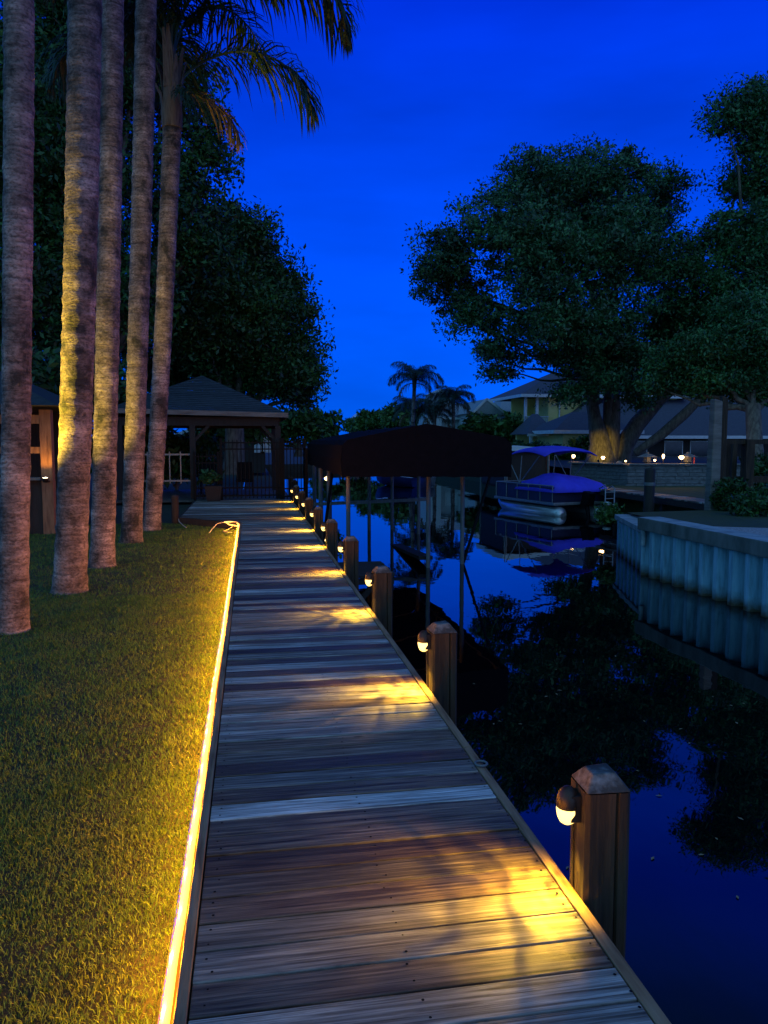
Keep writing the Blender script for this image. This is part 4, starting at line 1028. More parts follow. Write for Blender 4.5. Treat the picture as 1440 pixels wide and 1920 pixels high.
# gravel behind the cap
mb = MB(); mb.poly([(7.63, -6, .12), (9.8, -6, .12), (9.8, 11.5, .12), (7.63, 12.6, .12)]); struct(mb.build('gravel_strip', M['gravel']))
mb = MB(); mb.poly([(7.63, 12.6, .11), (9.8, 11.5, .11), (9.8, -6, .11), (40, -6, .06), (40, 17.5, .0), (12.7, 17.1, -.02), (8.5, 16.4, .0)]); struct(mb.build('bank_lawn', M['rightgrass']))
# scattered bank shrubs at the right edge
for k, (px, py, Y, rx, ry, lb) in enumerate(((1418, 942, 15, 44, 22, 'low leafy shrub behind the seawall at the right edge'), (1430, 880, 19, 40, 40, 'taller broad leaved shrub at the right edge under the lower green tree'), (1375, 930, 16.5, 34, 26, 'low shrub among the dock frame posts'), (1142, 964, 17.6, 9, 8, 'round shrub overhanging the water behind the pontoon boat'))):
    c = atY(px, py, Y)
    tree('shrub', (c.x, c.y, -.05), [LO(px, py, Y, rx, ry), LO(px - rx * .5, py + ry * .4, Y, rx * .5, ry * .6)], lb, 3600, .055, M['farleaf'] if k == 3 else M['darkleaf'], 90 + k, .04, cat='shrub', clump=.16)

# dock walkway, shelter and posts on the right bank
t = empty('dock_walkway', (12.4, 22, 0), 'pale narrow dock walkway along the far right bank', 'walkway')
mb = MB(); yy = 18.0
while yy < 33: mb.box(11.95, 12.75, yy, yy + .14, -.04, .0); yy += .147
mb.build('planks', M['deck'], t)
mb = MB()
for yy in (18.2, 21, 24, 27, 30, 32.5): mb.box(12.0, 12.14, yy, yy + .14, -2, -.042)
mb.beam((11.97, 18, -.13), (11.97, 33, -.13), .04, .16); mb.build('supports', M['darkwood'], t)
c = atz(1217, 933, 0); c2 = atY(1217, 878, c.y)
t = empty('piling', (c.x, c.y, 0), 'thick dark piling standing on the far dock walkway', 'piling')
mb = MB(); mb.lathe([(.15, -2), (.15, c2.z - .05), (.12, c2.z), (0, c2.z + .02)], (c.x, c.y, 0), 12); mb.build('shaft', M['darkwood'], t)
mb = MB(); mb.lathe([(.16, 0), (.165, .05), (.16, .1)], (c.x, c.y, .35), 12); mb.build('band', M['steel'], t)
c = atz(1160, 905, 0.0); 
t = empty('piling', (c.x, c.y, 0), 'slim grey piling left of the thick dark one, against the stone wall', 'piling')
mb = MB(); cz = atY(1152, 866, c.y).z; mb.lathe([(.12, -2), (.12, cz), (0, cz + .05)], (c.x, c.y, 0), 10); mb.build('shaft', M['steel'], t)
# ladder
c = atY(1136, 945, 20.5)
t = empty('boat_ladder', (c.x, 20.5, -.9), 'silver boarding ladder hanging at the dock behind the pontoon boat', 'ladder')
xa, xb = atY(1135, 930, 20.5).x, atY(1152, 930, 20.5).x
z1_, z0_ = atY(1140, 916, 20.5).z, atY(1140, 952, 20.5).z
for x in (xa, xb):
    mb = MB(); mb.tube([(x, 20.5, z0_), (x, 20.5, z1_), (x, 20.65, z1_ + .06), (x, 20.9, z1_ - .02)], .018, 6); mb.build('side_rail', M['alum'], t)
for k in range(3):
    z = z0_ + .08 + k * (z1_ - z0_) * .33; mb = MB(); mb.tube([(xa, 20.5, z), (xb, 20.5, z)], .015, 6); mb.build('rung', M['alum'], t)
# shelter with posts at right
sh = empty('timber_pergola', (11.5, 17.5, 0), 'weathered open timber dock frame of posts and beams at the right', 'pergola')
for px, pyt, pyb, Y, hw in ((1358, 826, 955, 17.6, .07), (1398, 824, 950, 17.0, .11), (1372, 830, 930, 19.5, .07)):
    b = atY(px, pyb, Y); tp = atY(px, pyt, Y); mb = MB(); mb.box(b.x - hw, b.x + hw, Y - hw, Y + hw, -.1, tp.z); mb.build('post', M['post'], sh)
a, b = atY(1345, 899, 17.3), atY(1470, 902, 17.3)
mb = MB(); mb.box(a.x, b.x, 17.15, 17.2, a.z - .08, a.z + .08); mb.build('rail', M['post'], sh)
a, b = atY(1340, 828, 17.0), atY(1470, 828, 17.0); mb = MB(); mb.box(a.x, b.x, 16.95, 17.1, a.z - .06, a.z + .05); mb.build('beam', M['post'], sh)
for k, (px, pyt, hw, mt, lb) in enumerate(((1334, 748, .085, 'steel', 'tall weathered grey piling left of the open dock frame'), (1348, 742, .06, 'post', 'tall brown piling just right of the grey one, by the dock frame'))):
    b = atY(px, 955, 16.8 + .15 * k); tp = atY(px, pyt, 16.8 + .15 * k)
    mb = MB(); q_ = hw * 1.5; mb.hexa([(b.x - q_, b.y - q_, -.2), (b.x + q_, b.y - q_, -.2), (b.x + q_, b.y + q_, -.2), (b.x - q_, b.y + q_, -.2)], [(b.x - q_ * .8 + .02, b.y - q_ * .8, tp.z), (b.x + q_ * .85 + .02, b.y - q_ * .8, tp.z - .06), (b.x + q_ * .85 + .02, b.y + q_ * .8, tp.z - .03), (b.x - q_ * .8 + .02, b.y + q_ * .8, tp.z)]); tag(mb.build('piling', M['post'] if k else M['fascia'], bevel=.02), lb, 'piling')

# ------------------------------------------------------------------ terrace, stone wall, lamps, lanterns
tz = 0.52
wl = [atz(1045, 890, -.06), atz(1180, 915, -.06), atz(1330, 922, -.06)]
WY = 27.6
WA = Vector((13.3, 30.6, 0)); WB = Vector((14.3, 27.6, 0)); WC = Vector((24, 25.6, 0))
mb = MB(); mb.poly([(WA.x, WA.y, tz), (WB.x, WB.y, tz), (WC.x, WC.y, tz), (60, 26, tz), (60, 56, tz), (15.2, 56, tz), (14.4, 40, tz)])
struct(mb.build('terrace_ground', M['mud']))
sw_ = empty('stone_wall', (WB.x, WB.y, 0), 'low stacked stone retaining wall below the oak across the canal', 'wall')
mb = MB()
def stonewall(p, q, rows, h0, h1, seed):
    rr = random.Random(seed); L_ = (q - p).length; d = (q - p) / L_; nrm = Vector((d.y, -d.x, 0))
    if nrm.y > 0: nrm = -nrm
    for r_ in range(rows):
        s = -rr.uniform(0, .2); z0 = h0 + (h1 - h0) * r_ / rows; z1 = h0 + (h1 - h0) * (r_ + 1) / rows - .012
        while s < L_:
            l_ = rr.uniform(.25, .55); a = p + d * max(s, 0); b = p + d * min(s + l_ - .012, L_); o_ = nrm * rr.uniform(.0, .03)
            if (b - a).length > .03:
                mb.hexa([a + o_ + Vector((0, 0, z0)), b + o_ + Vector((0, 0, z0)), b - nrm * .2 + Vector((0, 0, z0)), a - nrm * .2 + Vector((0, 0, z0))],
                        [a + o_ + Vector((0, 0, z1)), b + o_ + Vector((0, 0, z1)), b - nrm * .2 + Vector((0, 0, z1)), a - nrm * .2 + Vector((0, 0, z1))])
            s += l_
ht = 0.80
stonewall(WA, WB, 6, -.1, ht - .06, 1); stonewall(WB, WC, 6, -.1, ht - .06, 2)
mb.build('stones', M['stone'], sw_)
mb = MB(); off_ = Vector((0, .08, 0)); mb.beam(WA + off_ + Vector((0, 0, ht - .03)), WB + off_ + Vector((0, 0, ht - .03)), .42, .055); mb.beam(WB + off_ + Vector((0.03, 0, ht - .028)), WC + off_ + Vector((0, 0, ht - .028)), .42, .055); mb.build('coping', M['stone'], sw_)
def wallpt(px):
    for (p, q) in ((WA, WB), (WB, WC)):
        best = None
        for s in np.linspace(0, 1, 400):
            c = p.lerp(q, s) + Vector((0, .1, ht)); v = c - Vector((0, 0, CAMH)); x = 720 + FPX * v.dot(_R) / v.dot(_W)
            if best is None or abs(x - px) < best[0]: best = (abs(x - px), c)
        if best[0] < 2: return best[1]
    return best[1]
plabels = ['mushroom path lamp glowing under the blue boat awning', 'mushroom path lamp glowing at the foot of the oak', 'small low path lamp just right of the oak trunk', 'slim path lamp between the two stone lanterns', 'brightest path lamp, beside the right stone lantern', 'faint path lamp by the left stone lantern']
for k, (px, hh, rr_, pw) in enumerate(((1077, .30, .085, 5), (1133, .26, .08, 5), (1177, .12, .04, 2), (1246, .36, .05, 4), (1280, .30, .105, 8), (1230, .16, .05, 4))):
    c = wallpt(px) + Vector((0, .12, 0))
    t = empty('path_lamp', c, plabels[k], 'path lamp', 'path lamps on the stone wall')
    mb = MB(); mb.tube([c + Vector((0, 0, -.05)), c + Vector((0, 0, hh * .65))], .015, 6); mb.build('stem', M['hood'], t)
    mb = MB(); mb.lathe([(.02, hh * .5), (rr_ * .7, hh * .62), (rr_, hh * .8), (rr_ * .6, hh * .97), (0, hh)], tuple(c), 12); mb.build('glass_head', M['farglow'], t)
    mb = MB(); mb.lathe([(0, hh + .035), (rr_ * .8, hh + .012), (rr_ * .8, hh + .006), (0, hh + .004)], tuple(c), 12); mb.build('cap', M['hood'], t)
    point('lamp_light', c + Vector((0, -.16, hh * .75)), pw, (1.0, .55, .18), .04, t, c)
for k, px in enumerate((1225, 1302)):
    c = wallpt(px) + Vector((0, .5, 0)); c.z = tz
    t = empty('stone_lantern', c, ['pagoda shaped stone lantern on the terrace, left of the brightest path lamp', 'pagoda shaped stone lantern on the terrace, right of the brightest path lamp'][k], 'lantern', 'stone lanterns on the terrace')
    s = mpp(c); zz = atY(px, 848, c.y).z - tz
    mb = MB(); mb.lathe([(.2, 0), (.2, .1), (.11, .14), (.1, zz * .42), (.2, zz * .48), (.2, zz * .52)], tuple(c), 6, sm=False); mb.build('pedestal', M['stone'], t)
    mb = MB(); mb.lathe([(.15, zz * .52), (.15, zz * .74)], tuple(c), 6, sm=False); mb.build('fire_box', M['stone'], t)
    mb = MB(); mb.lathe([(.0, zz * .735), (.42, zz * .74), (.4, zz * .77), (.16, zz * .9), (.06, zz * .94), (.07, zz), (0, zz + .03)], tuple(c), 6, sm=False); mb.build('roof', M['stone'], t)
c = wallpt(1310) + Vector((0, .3, 0))
mb = MB(); mb.lathe([(.03, 0), (.03, .3), (0, .34)], tuple(c), 8); tag(mb.build('garden_stake', M['redpaint']), 'small red stake right of the right stone lantern', 'stake')
# up-light on the oak
c = atY(1122, 868, 36.5)
t = empty('garden_spotlight', (c.x, c.y, tz), 'ground spotlight lighting the oak trunk yellow', 'spotlight')
mb = MB(); mb.tube([(c.x, c.y, tz), (c.x, c.y, tz + .12)], .02, 6); mb.build('stake', M['hood'], t)
mb = MB(); mb.tube([(c.x, c.y - .05, tz + .1), (c.x, c.y + .05, tz + .18)], [.04, .06], 10); mb.build('housing', M['hood'], t)
spot('lamp_light', (c.x, c.y + .1, tz + .22), atY(1128, 838, 40), 420, (1.0, .72, .06), 36, .8, .05, t, Vector((c.x, c.y, tz)))

# ------------------------------------------------------------------ pontoon boat
ps, pb_ = atz(1052, 968, WZ), atz(936, 951, WZ)
hv = (pb_ - ps); hv.z = 0; Lb = hv.length; ha = math.atan2(hv.y, hv.x)
ctr = ps.lerp(pb_, .5); rgt = Vector((math.sin(ha), -math.cos(ha), 0)); ctr = ctr + rgt * .85; ctr.z = WZ
pt = empty('pontoon_boat', ctr, 'pontoon boat with royal blue awning and cover moored at the far dock', 'boat', rz=ha)
h = Lb / 2
for s_ in (1, -1):
    mb = MB(); yy = .85 * s_
    mb.tube([(-h, yy, .04), (-h + .06, yy, .04), (h * .45, yy, .06), (h * .75, yy, .14), (h * .95, yy, .28), (h, yy, .36)], [.2, .27, .27, .22, .11, .03], 18)
    mb.lathe([(0.27, 0)], (0, 0, 0), 4)
    mb.tube([(-h - .10, yy, .04), (-h - .07, yy, .04), (-h, yy, .04)], [.08, .16, .22], 18)
    mb.build('pontoon', M['tube'], pt, world=False)
mb = MB(); mb.box(-h + .05, h * .98, -1.12, 1.12, .36, .46); mb.build('deck', M['alum'], pt, world=False, bevel=.02)
mb = MB()
for (x0, x1, y0, y1) in ((-h + .15, h * .9, 1.07, 1.10), (-h + .15, h * .9, -1.10, -1.07), (h * .87, h * .9, -1.07, 1.07), (-h + .15, -h + .18, -1.06, 1.06)): mb.box(x0, x1, y0, y1, .47, .98)
mb.build('side_panels', M['navy'], pt, world=False)
mb = MB()
for s_ in (1, -1):
    mb.tube([(-h + .15, 1.09 * s_, 1.02), (h * .9, 1.09 * s_, 1.02)], .025, 8)
    for x in np.linspace(-h + .15, h * .9, 6): mb.tube([(x, 1.115 * s_, .47), (x, 1.115 * s_, 1.02)], .018, 6)
mb.tube([(h * .9, -1.09, 1.02), (h * .9, 1.09, 1.02)], .025, 8)
for y_ in (-.55, 0, .55): mb.tube([(h * .92, y_, .47), (h * .92, y_, 1.02)], .018, 6)
mb.build('railing', M['alum'], pt, world=False)
# blue cover over the rear seats
mb = MB(); nx, nyy = 12, 10
for i in range(nx + 1):
    for j in range(nyy + 1):
        s, q = i / nx, j / nyy; x = -h - .05 + s * (h * 1.25); y_ = -1.16 + 2.32 * q
        edge_ = min(q, 1 - q) * nyy
        z = 1.06 + (.30 * math.sin(math.pi * min(1, max(0, (s - .1) / .9))) ** .8 + .05 * math.sin(q * 9 + s * 4)) * min(1, edge_ / 2.5)
        if edge_ < .5 or i == 0: z = .80
        mb.v.append((x, y_, z))
for i in range(nx):
    for j in range(nyy):
        a = i * (nyy + 1) + j; mb.f.append((a, a + 1, a + nyy + 2, a + nyy + 1)); mb.sm.append(True)
cv = mb.build('boat_cover', M['royal'], pt, world=False); sdf = cv.modifiers.new('thickness', 'SOLIDIFY'); sdf.thickness = .015
# bimini awning
mb = MB(); nx, nyy = 10, 8
for i in range(nx + 1):
    for j in range(nyy + 1):
        s, q = i / nx, j / nyy
        mb.v.append((-h * .68 + s * h * 1.15, -1.1 + 2.2 * q, 2.02 + .24 * math.sin(math.pi * (.12 + .76 * s)) + .10 * math.sin(math.pi * q) - (.10 if j in (0, nyy) else 0)))
for i in range(nx):
    for j in range(nyy):
        a = i * (nyy + 1) + j; mb.f.append((a, a + 1, a + nyy + 2, a + nyy + 1)); mb.sm.append(True)
aw = mb.build('awning', M['royal'], pt, world=False); sdf = aw.modifiers.new('thickness', 'SOLIDIFY'); sdf.thickness = .03
for s_ in (1, -1):
    mb = MB()
    for xt in (-h * .5, h * .05, h * .55): mb.tube([(h * .1, 1.1 * s_, 1.02), (xt, 1.09 * s_, 2.03)], .018, 6)
    mb.tube([(h * .62, 1.1 * s_, 1.02), (h * .58, 1.09 * s_, 2.03)], .018, 6)
    mb.build('awning_frame', M['alum'], pt, world=False)
mb = MB(); mb.hexa([(-h - .45, -.16, .38), (-h - .1, -.16, .38), (-h - .1, .16, .38), (-h - .45, .16, .38)], [(-h - .6, -.13, .8), (-h - .22, -.13, .86), (-h - .22, .13, .86), (-h - .6, .13, .8)])
mb.tube([(-h - .25, 0, .4), (-h - .35, 0, .1), (-h - .42, 0, -.3)], [.09, .07, .06], 8); om = mb.build('outboard_motor', M['black'], pt, world=False, bevel=.02)
mb = MB(); mb.lathe([(0, -.05), (.15, -.04), (.16, .04), (0, .08)], (-h - .5, -.7, .42), 10); mb.build('fender', M['white'], pt, world=False)

# runabout far along the canal
c = atz(752, 911, WZ)
rb = empty('motor_boat', (c.x, c.y, WZ), 'small dark runabout with a white bow moored far along the canal', 'boat', rz=R(118))
mb = MB(); secs = []
for (x, hb_, zk, zd) in ((-2.0, .95, -.1, .55), (-.6, 1.0, -.12, .6), (.8, .85, -.08, .7), (1.8, .45, .1, .82), (2.4, .04, .5, .92)):
    secs.append([(x, -hb_, zd), (x, -hb_ * .85, zk + .15), (x, 0, zk), (x, hb_ * .85, zk + .15), (x, hb_, zd)])
vs = [v for s_ in secs for v in s_]
mb.add(vs, [(i * 5 + k, i * 5 + k + 1, i * 5 + k + 6, i * 5 + k + 5) for i in range(4) for k in range(4)] + [(0, 1, 2, 3, 4)], True); mb.build('hull', M['navy'], rb, world=False)
mb = MB(); mb.add([(.3, -.93, .66), (.3, .93, .66), (1.0, .8, .73), (1.8, .44, .83), (2.4, .03, .93), (2.4, -.03, .93), (1.8, -.44, .83), (1.0, -.8, .73)], [(0, 1, 2, 3, 4, 5, 6, 7)]); mb.add([(-2, -.95, .56), (.3, -.93, .66), (.3, -.7, .66), (-2, -.7, .56)], [(0, 1, 2, 3)]); mb.add([(-2, .95, .56), (.3, .93, .66), (.3, .7, .66), (-2, .7, .56)], [(3, 2, 1, 0)]); mb.build('bow_deck', M['white'], rb, world=False)
mb = MB(); mb.hexa([(.25, -.75, .66), (.35, -.75, .66), (.35, .75, .66), (.25, .75, .66)], [(-.1, -.62, 1.05), (-.05, -.62, 1.05), (-.05, .62, 1.05), (-.1, .62, 1.05)]); mb.build('windscreen', M['glass'], rb, world=False)
# pale flat canopy of another lift behind the pontoon boat
a, b = atY(962, 836, 31), atY(1022, 838, 31)
t = empty('boat_lift', ((a.x + b.x) / 2, 31, WZ), 'pale grey flat boat lift cover behind the pontoon boat awning', 'boat lift')
mb = MB(); mb.hexa([(a.x - .6, 30.4, a.z - .2), (b.x + .2, 30.4, b.z - .22), (b.x + .2, 34.5, b.z - .22), (a.x - .6, 34.5, a.z - .2)], [(a.x - .5, 30.5, a.z + .03), (b.x, 30.5, b.z - .05), (b.x, 34.4, b.z + .05), (a.x - .5, 34.4, a.z + .06)]); mb.build('cover', M['palewall'], t, bevel=.03)
for x, y in ((a.x - .4, 30.6), (b.x, 30.6), (a.x - .4, 34.2), (b.x, 34.2)):
    mb = MB(); mb.tube([(x, y, -2), (x, y, a.z - .1)], .05, 8); mb.build('lift_post', M['steel'], t)
mb = MB(); mb.box(a.x - .45, b.x + .05, 30.7, 34.1, -.3, a.z - .25); mb.build('stored_hull', M['darkwood'], t, bevel=.12)

# ------------------------------------------------------------------ houses across the canal
def window(parent, c, w_, h_, axis='x', frame='white', pane='glass'):
    mb = MB(); mb.box(c.x - w_ / 2, c.x + w_ / 2, c.y - .06, c.y, c.z - h_ / 2, c.z + h_ / 2); f = mb.build('window', M[frame], parent)
    mb = MB(); mb.box(c.x - w_ / 2 + .07, c.x + w_ / 2 - .07, c.y - .075, c.y - .062, c.z - h_ / 2 + .07, c.z + h_ / 2 - .07); mb.build('pane', M[pane], f)
def hip(mb, x0, x1, y0, y1, ze, zr, inset, ov=.5):
    x0 -= ov; x1 += ov; y0 -= ov; y1 += ov; ym = (y0 + y1) / 2
    mb.add([(x0, y0, ze), (x1, y0, ze), (x1, y1, ze), (x0, y1, ze), (x0 + inset, ym, zr), (x1 - inset, ym, zr)], [(0, 1, 5, 4), (1, 2, 5), (2, 3, 4, 5), (3, 0, 4), (3, 2, 1, 0)])
def fascia_board(x0, x1, y0, y1, ze, ov=.5):
    mb = MB(); x0 -= ov; x1 += ov; y0 -= ov; y1 += ov
    for p, q in (((x0, y0), (x1, y0)), ((x0, y0), (x0, y1)), ((x1, y0), (x1, y1))): mb.beam((p[0], p[1], ze - .07), (q[0], q[1], ze - .07), .07, .24)
    return mb
Yh = 56.0
xa, xb = atY(1060, 820, Yh).x, atY(1560, 820, Yh).x
ze = atY(1250, 818, Yh).z; zr_ = atY(1250, 722, Yh + 6).z
h1 = empty('house', ((xa + xb) / 2, Yh, 0), 'long low house with a dark hipped roof and pale fascia behind the oak', 'house')
mb = MB(); mb.box(xa + .5, xb, Yh + .6, Yh + 11, -.1, ze - .02); mb.build('wall', M['darkwood'], h1)
mb = MB(); hip(mb, xa, xb, Yh, Yh + 12, ze, zr_, 6.0); mb.build('roof', M['darkshingle'], h1)
fascia_board(xa, xb, Yh, Yh + 12, ze).build('fascia', M['white'], h1)
for px in (1195, 1262, 1310): window(h1, Vector((atY(px, 850, Yh + .6).x, Yh + .6, 1.1)), 1.6, 1.3, pane='glass')
# wing with yellow wall and lower roof
xa2, xb2 = atY(1052, 815, 50).x, atY(1112, 815, 50).x
ze2 = atY(1080, 808, 50).z
h2 = empty('house', ((xa2 + xb2) / 2, 50, 0), 'single storey yellow wing with a dark hipped roof left of the oak trunk', 'house')
mb = MB(); mb.box(xa2 + .3, xb2 + 3, 50.4, 55.3, -.1, ze2 - .02); mb.build('wall', M['yellow'], h2)
mb = MB(); hip(mb, xa2 - .2, xb2 + 3, 50, 55.2, ze2, atY(1110, 772, 52).z, 2.6); mb.build('roof', M['darkshingle'], h2)
fascia_board(xa2 - .2, xb2 + 3, 50, 55.2, ze2).build('fascia', M['white'], h2)
mb = MB(); p_ = atY(1003, 813, 52); q_ = atY(1046, 812, 52); r2 = atY(1075, 775, 54)
# two storey house
Yt = 60
h3 = empty('house', (atY(1100, 800, Yt).x, Yt, 0), 'two storey yellow house with a white balcony, behind the low roofs', 'house')
x0, x1 = atY(1028, 780, Yt).x, atY(1268, 780, Yt).x
zt3 = atY(1100, 742, Yt).z
mb = MB(); mb.box(x0, x1, Yt, Yt + 9, -.1, zt3 - .02); mb.build('wall', M['yellow'], h3)
xl = atY(985, 780, Yt).x
mb = MB(); hip(mb, xl, x1, Yt - .1, Yt + 9, zt3, atY(1100, 700, Yt + 4).z, 4.5, .6); mb.build('roof', M['darkshingle'], h3)
fascia_board(xl, x1, Yt - .1, Yt + 9, zt3, .6).build('fascia', M['white'], h3)
zb = atY(1000, 808, Yt).z; zbt = atY(1000, 782, Yt).z
mb = MB(); mb.box(xl - .2, x0 - .01, Yt - .2, Yt + 4, zb - .35, zb); mb.build('balcony_floor', M['white'], h3)
mb = MB()
for x in np.arange(xl - .1, x0 - .1, .13): mb.box(x, x + .05, Yt - .15, Yt - .1, zb, zbt)
mb.box(xl - .15, x0 - .02, Yt - .18, Yt - .08, zbt, zbt + .08); mb.build('balcony_railing', M['palewall'], h3)
for x in (xl, (xl + x0) / 2): 
    mb = MB(); mb.box(x - .1, x + .1, Yt - .1, Yt + .1, -.1, zt3 - .13); mb.build('column', M['white'], h3)
mb = MB(); mb.box(xl, x0 - .02, Yt + 3.4, Yt + 3.6, -.1, zt3 - .1); mb.build('recessed_wall', M['yellow'], h3)
window(h3, Vector((atY(1015, 770, Yt + 3.4).x, Yt + 3.4, (zb + zt3) / 2 - .1)), 1.0, 1.9)
for px in (1120, 1190): window(h3, Vector((atY(px, 775, Yt).x, Yt, (zb + zt3) / 2)), 1.2, 1.3)
mb = MB(); c = atY(1048, 780, Yt); mb.tube([(c.x, Yt - .08, 0), (c.x, Yt - .08, zt3 - .2)], .07, 8); mb.build('downpipe', M['white'], h3)
# porch roof left of the wing
xp0, xp1 = atY(990, 815, 53).x, atY(1046, 815, 53).x; zp = atY(1010, 814, 53).z
h4 = empty('porch', (xp0, 53, 0), 'dark sloping porch roof with a pale edge under the balcony', 'porch')
mb = MB(); mb.add([(xp0, 53, zp), (xp1, 53, zp), (xp1, 57, zp + 1.6), (xp0 + 1.8, 57, zp + 1.6), (xp0, 57, zp)], [(0, 1, 2, 3), (0, 3, 4), (4, 3, 2)]); mb.build('roof', M['darkshingle'], h4)
mb = MB(); mb.beam((xp0 - .05, 52.97, zp - .06), (xp1, 52.97, zp - .06), .06, .18); mb.build('fascia', M['white'], h4)
for x in (xp0 + .3, xp1 - .3):
    mb = MB(); mb.box(x - .09, x + .09, 53.1, 53.3, -.1, zp - .15); mb.build('column', M['white'], h4)
mb = MB(); mb.box(xp0 + .2, xp1, 56, 56.2, -.1, zp); mb.build('wall', M['yellow'], h4)
# hedge
a, b = atY(955, 828, 46), atY(1112, 830, 46)
V, F, _c = leaf_cloud([(a.x + (b.x - a.x) * s, 46, a.z * .5 + .1, (b.x - a.x) / 12, .5, a.z * .62) for s in np.linspace(.04, .96, 9)], 9000, .13, 77, .3)
hg = empty('hedge', ((a.x + b.x) / 2, 46, 0), 'clipped green hedge running below the yellow wing', 'hedge')
np_mesh('foliage', V, F, M['farleaf'], hg, WL[hg.name])
# pale blue house
Yb = 72
h5 = empty('house', (atY(850, 790, Yb).x, Yb, 0), 'pale blue gabled house behind the distant bushy palm', 'house')
x0, x1 = atY(800, 790, Yb).x, atY(893, 790, Yb).x; zE = atY(840, 783, Yb).z; zP = atY(812, 752, Yb).z
mb = MB(); mb.box(x0, x1, Yb, Yb + 8, -.1, zE - .02); mb.build('wall', M['palewall'], h5)
mb = MB(); ym = Yb + 4
mb.add([(x0 + .6, Yb - .4, zE), (x1 + .4, Yb - .4, zE), (x1 + .4, ym, zP), (x0 + .6, ym, zP), (x1 + .4, Yb + 8.4, zE), (x0 + .6, Yb + 8.4, zE)], [(0, 1, 2, 3), (2, 4, 5, 3), (1, 4, 2), (0, 3, 5)]); mb.build('roof', M['paleshingle'], h5)
gx = atY(800, 790, Yb - 1).x; gx2 = atY(828, 790, Yb - 1).x; gp = atY(812, 757, Yb - 1).z
mb = MB(); mb.add([(gx, Yb - 1, -.1), (gx2, Yb - 1, -.1), (gx2, Yb - 1, zE), ((gx + gx2) / 2, Yb - 1, gp), (gx, Yb - 1, zE), (gx, Yb + 3, -.1), (gx2, Yb + 3, -.1), (gx2, Yb + 3, zE), ((gx + gx2) / 2, Yb + 3, gp), (gx, Yb + 3, zE)], [(0, 1, 2, 3, 4), (0, 4, 9, 5), (1, 6, 7, 2), (4, 3, 8, 9), (2, 7, 8, 3)]); mb.build('gable', M['palewall'], h5)
mb = MB(); mb.beam((x0, Yb - .45, zE - .08), (x1 + .4, Yb - .45, zE - .08), .08, .22); mb.build('fascia', M['white'], h5)
for px in (848, 872): window(h5, Vector((atY(px, 795, Yb).x, Yb, zE * .5)), 1.3, 1.3, pane='pane')
mb = MB(); c = atY(826, 750, Yb + 3); mb.box(c.x - 1.1, c.x + 1.1, Yb + 3, Yb + 5, zE, c.z + .5); mb.add([(c.x - 1.3, Yb + 2.8, c.z + .5), (c.x + 1.3, Yb + 2.8, c.z + .5), (c.x, Yb + 2.8, c.z + 1.1), (c.x - 1.3, Yb + 5, c.z + .5), (c.x + 1.3, Yb + 5, c.z + .5), (c.x, Yb + 5, c.z + 1.1)], [(0, 1, 2), (3, 5, 4), (0, 2, 5, 3), (1, 4, 5, 2)]); mb.build('dormer', M['palewall'], h5)
Yc = 66
h6 = empty('house', (atY(925, 780, Yc).x, Yc, 0), 'pale blue house end with a steep gable left of the dark bushy tree', 'house')
x0, x1 = atY(893, 790, Yc).x, atY(942, 790, Yc).x; zE = atY(900, 772, Yc).z; zP = atY(905, 748, Yc).z
mb = MB(); mb.box(x0, x1, Yc, Yc + 6, -.1, zE - .01); mb.build('wall', M['palewall'], h6)
mb = MB(); xm = x0 + (x1 - x0) * .35; mb.add([(x0 - .4, Yc - .3, zE - .1), (xm, Yc - .3, zP), (x1 + .4, Yc - .3, zE - .3), (x0 - .4, Yc + 6, zE - .1), (xm, Yc + 6, zP), (x1 + .4, Yc + 6, zE - .3)], [(0, 1, 4, 3), (1, 2, 5, 4), (0, 2, 1), (3, 4, 5)]); mb.build('roof', M['paleshingle'], h6)
mb = MB(); mb.beam((x0 - .4, Yc - .34, zE - .1), (xm, Yc - .34, zP), .06, .2); mb.beam((xm, Yc - .34, zP), (x1 + .4, Yc - .34, zE - .3), .06, .2); mb.build('barge_board', M['white'], h6)
window(h6, Vector(((x0 + xm) / 2, Yc, zE * .62)), 1.0, 1.5, pane='pane')
Yd = 70
h7 = empty('house', (atY(970, 770, Yd).x, Yd, 0), 'teal grey sloping roof house between the blue house and the yellow house', 'house')
x0, x1 = atY(940, 770, Yd).x, atY(1000, 770, Yd).x; zE = atY(960, 780, Yd).z
mb = MB(); mb.box(x0, x1, Yd, Yd + 8, -.1, zE - .01); mb.build('wall', M['palewall'], h7)
mb = MB(); hip(mb, x0, x1, Yd, Yd + 8, zE, atY(970, 742, Yd + 4).z, 2.0); mb.build('roof', M['paleshingle'], h7)
Ye = 112
h8 = empty('house', (atY(676, 790, Ye).x, Ye, 0), 'tiny distant gabled brick house left of the far treeline', 'house')
x0, x1 = atY(664, 790, Ye).x, atY(690, 790, Ye).x; zE = atY(670, 787, Ye).z; zP = atY(676, 775, Ye).z
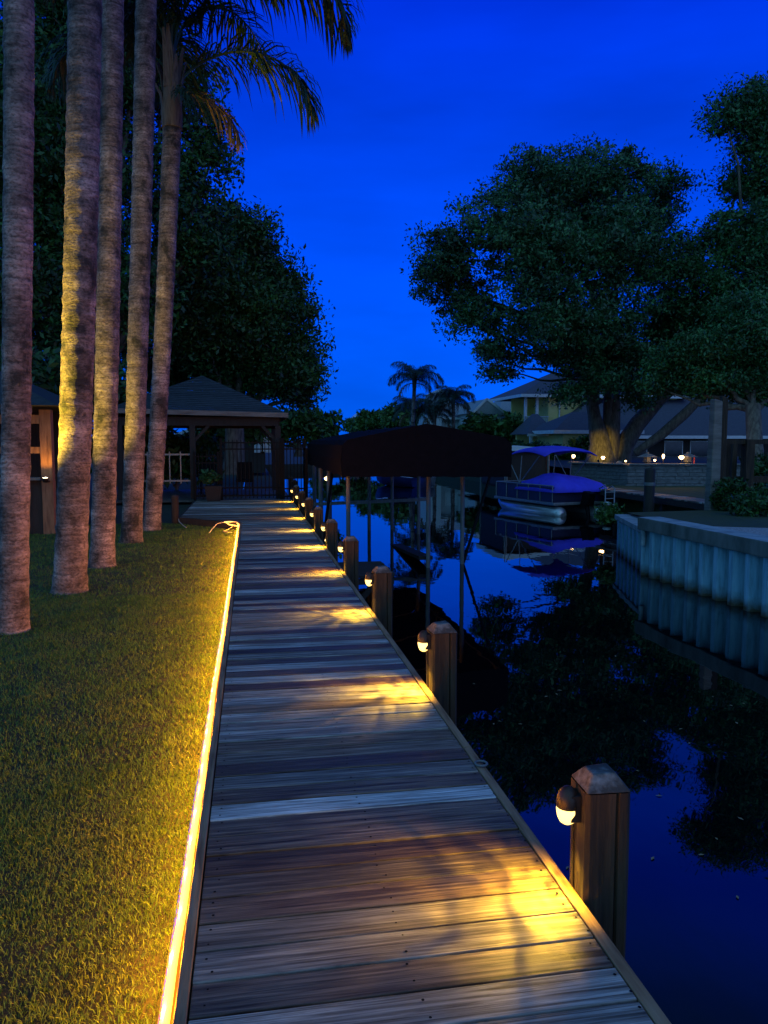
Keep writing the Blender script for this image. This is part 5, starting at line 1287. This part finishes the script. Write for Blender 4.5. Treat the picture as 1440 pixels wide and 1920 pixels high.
mb = MB(); mb.add([(x0, Ye, -.3), (x1, Ye, -.3), (x1, Ye, zE), ((x0 + x1) / 2, Ye, zP), (x0, Ye, zE), (x0, Ye + 6, -.3), (x1, Ye + 6, -.3), (x1, Ye + 6, zE), ((x0 + x1) / 2, Ye + 6, zP), (x0, Ye + 6, zE)], [(0, 1, 2, 3, 4), (0, 4, 9, 5), (1, 6, 7, 2), (5, 9, 8, 7, 6)]); mb.build('wall', M['brick'], h8)
mb = MB(); xm = (x0 + x1) / 2; mb.add([(x0 - .3, Ye - .3, zE), (xm, Ye - .3, zP + .15), (x1 + .3, Ye - .3, zE), (x0 - .3, Ye + 6, zE), (xm, Ye + 6, zP + .15), (x1 + .3, Ye + 6, zE)], [(0, 1, 4, 3), (1, 2, 5, 4)]); mb.build('roof', M['white'], h8)
for s in (-.45, .45): window(h8, Vector((xm + s, Ye, zE - .8)), .6, 1.2, pane='pane')
# far canal-end hedge row and bank wall
a, b = atY(585, 850, 70), atY(700, 850, 70)
V, F, _c = leaf_cloud([(a.x + (b.x - a.x) * s, 70 + 4 * s, 1.0, 1.2, .8, 1.0) for s in np.linspace(0, 1, 8)], 6000, .2, 78, .4)
hg = empty('hedge', ((a.x + b.x) / 2, 72, -.2), 'dark hedge along the far bend of the canal', 'hedge')
np_mesh('foliage', V, F, M['farleaf'], hg, WL[hg.name])

# ------------------------------------------------------------------ floating leaves
for k in range(40):
    px, py = random.uniform(880, 1400), random.uniform(1230, 1700)
    p = atz(px, py, WZ + .004)
    if p.x < 1.5 or p.x > 7: continue
    mb = MB(); a = random.uniform(0, 6.28); s = random.uniform(.016, .03)
    q = [(math.cos(a) * s, math.sin(a) * s, 0), (-math.sin(a) * s * .4, math.cos(a) * s * .4, .003), (-math.cos(a) * s, -math.sin(a) * s, .001), (math.sin(a) * s * .4, -math.cos(a) * s * .4, .003)]
    mb.poly([(p.x + v[0], p.y + v[1], p.z + v[2]) for v in q])
    tag(mb.build('floating_leaf', M['leafspeck']), 'tiny pale fallen leaf floating on the dark water', 'leaf', 'leaves floating on the canal')
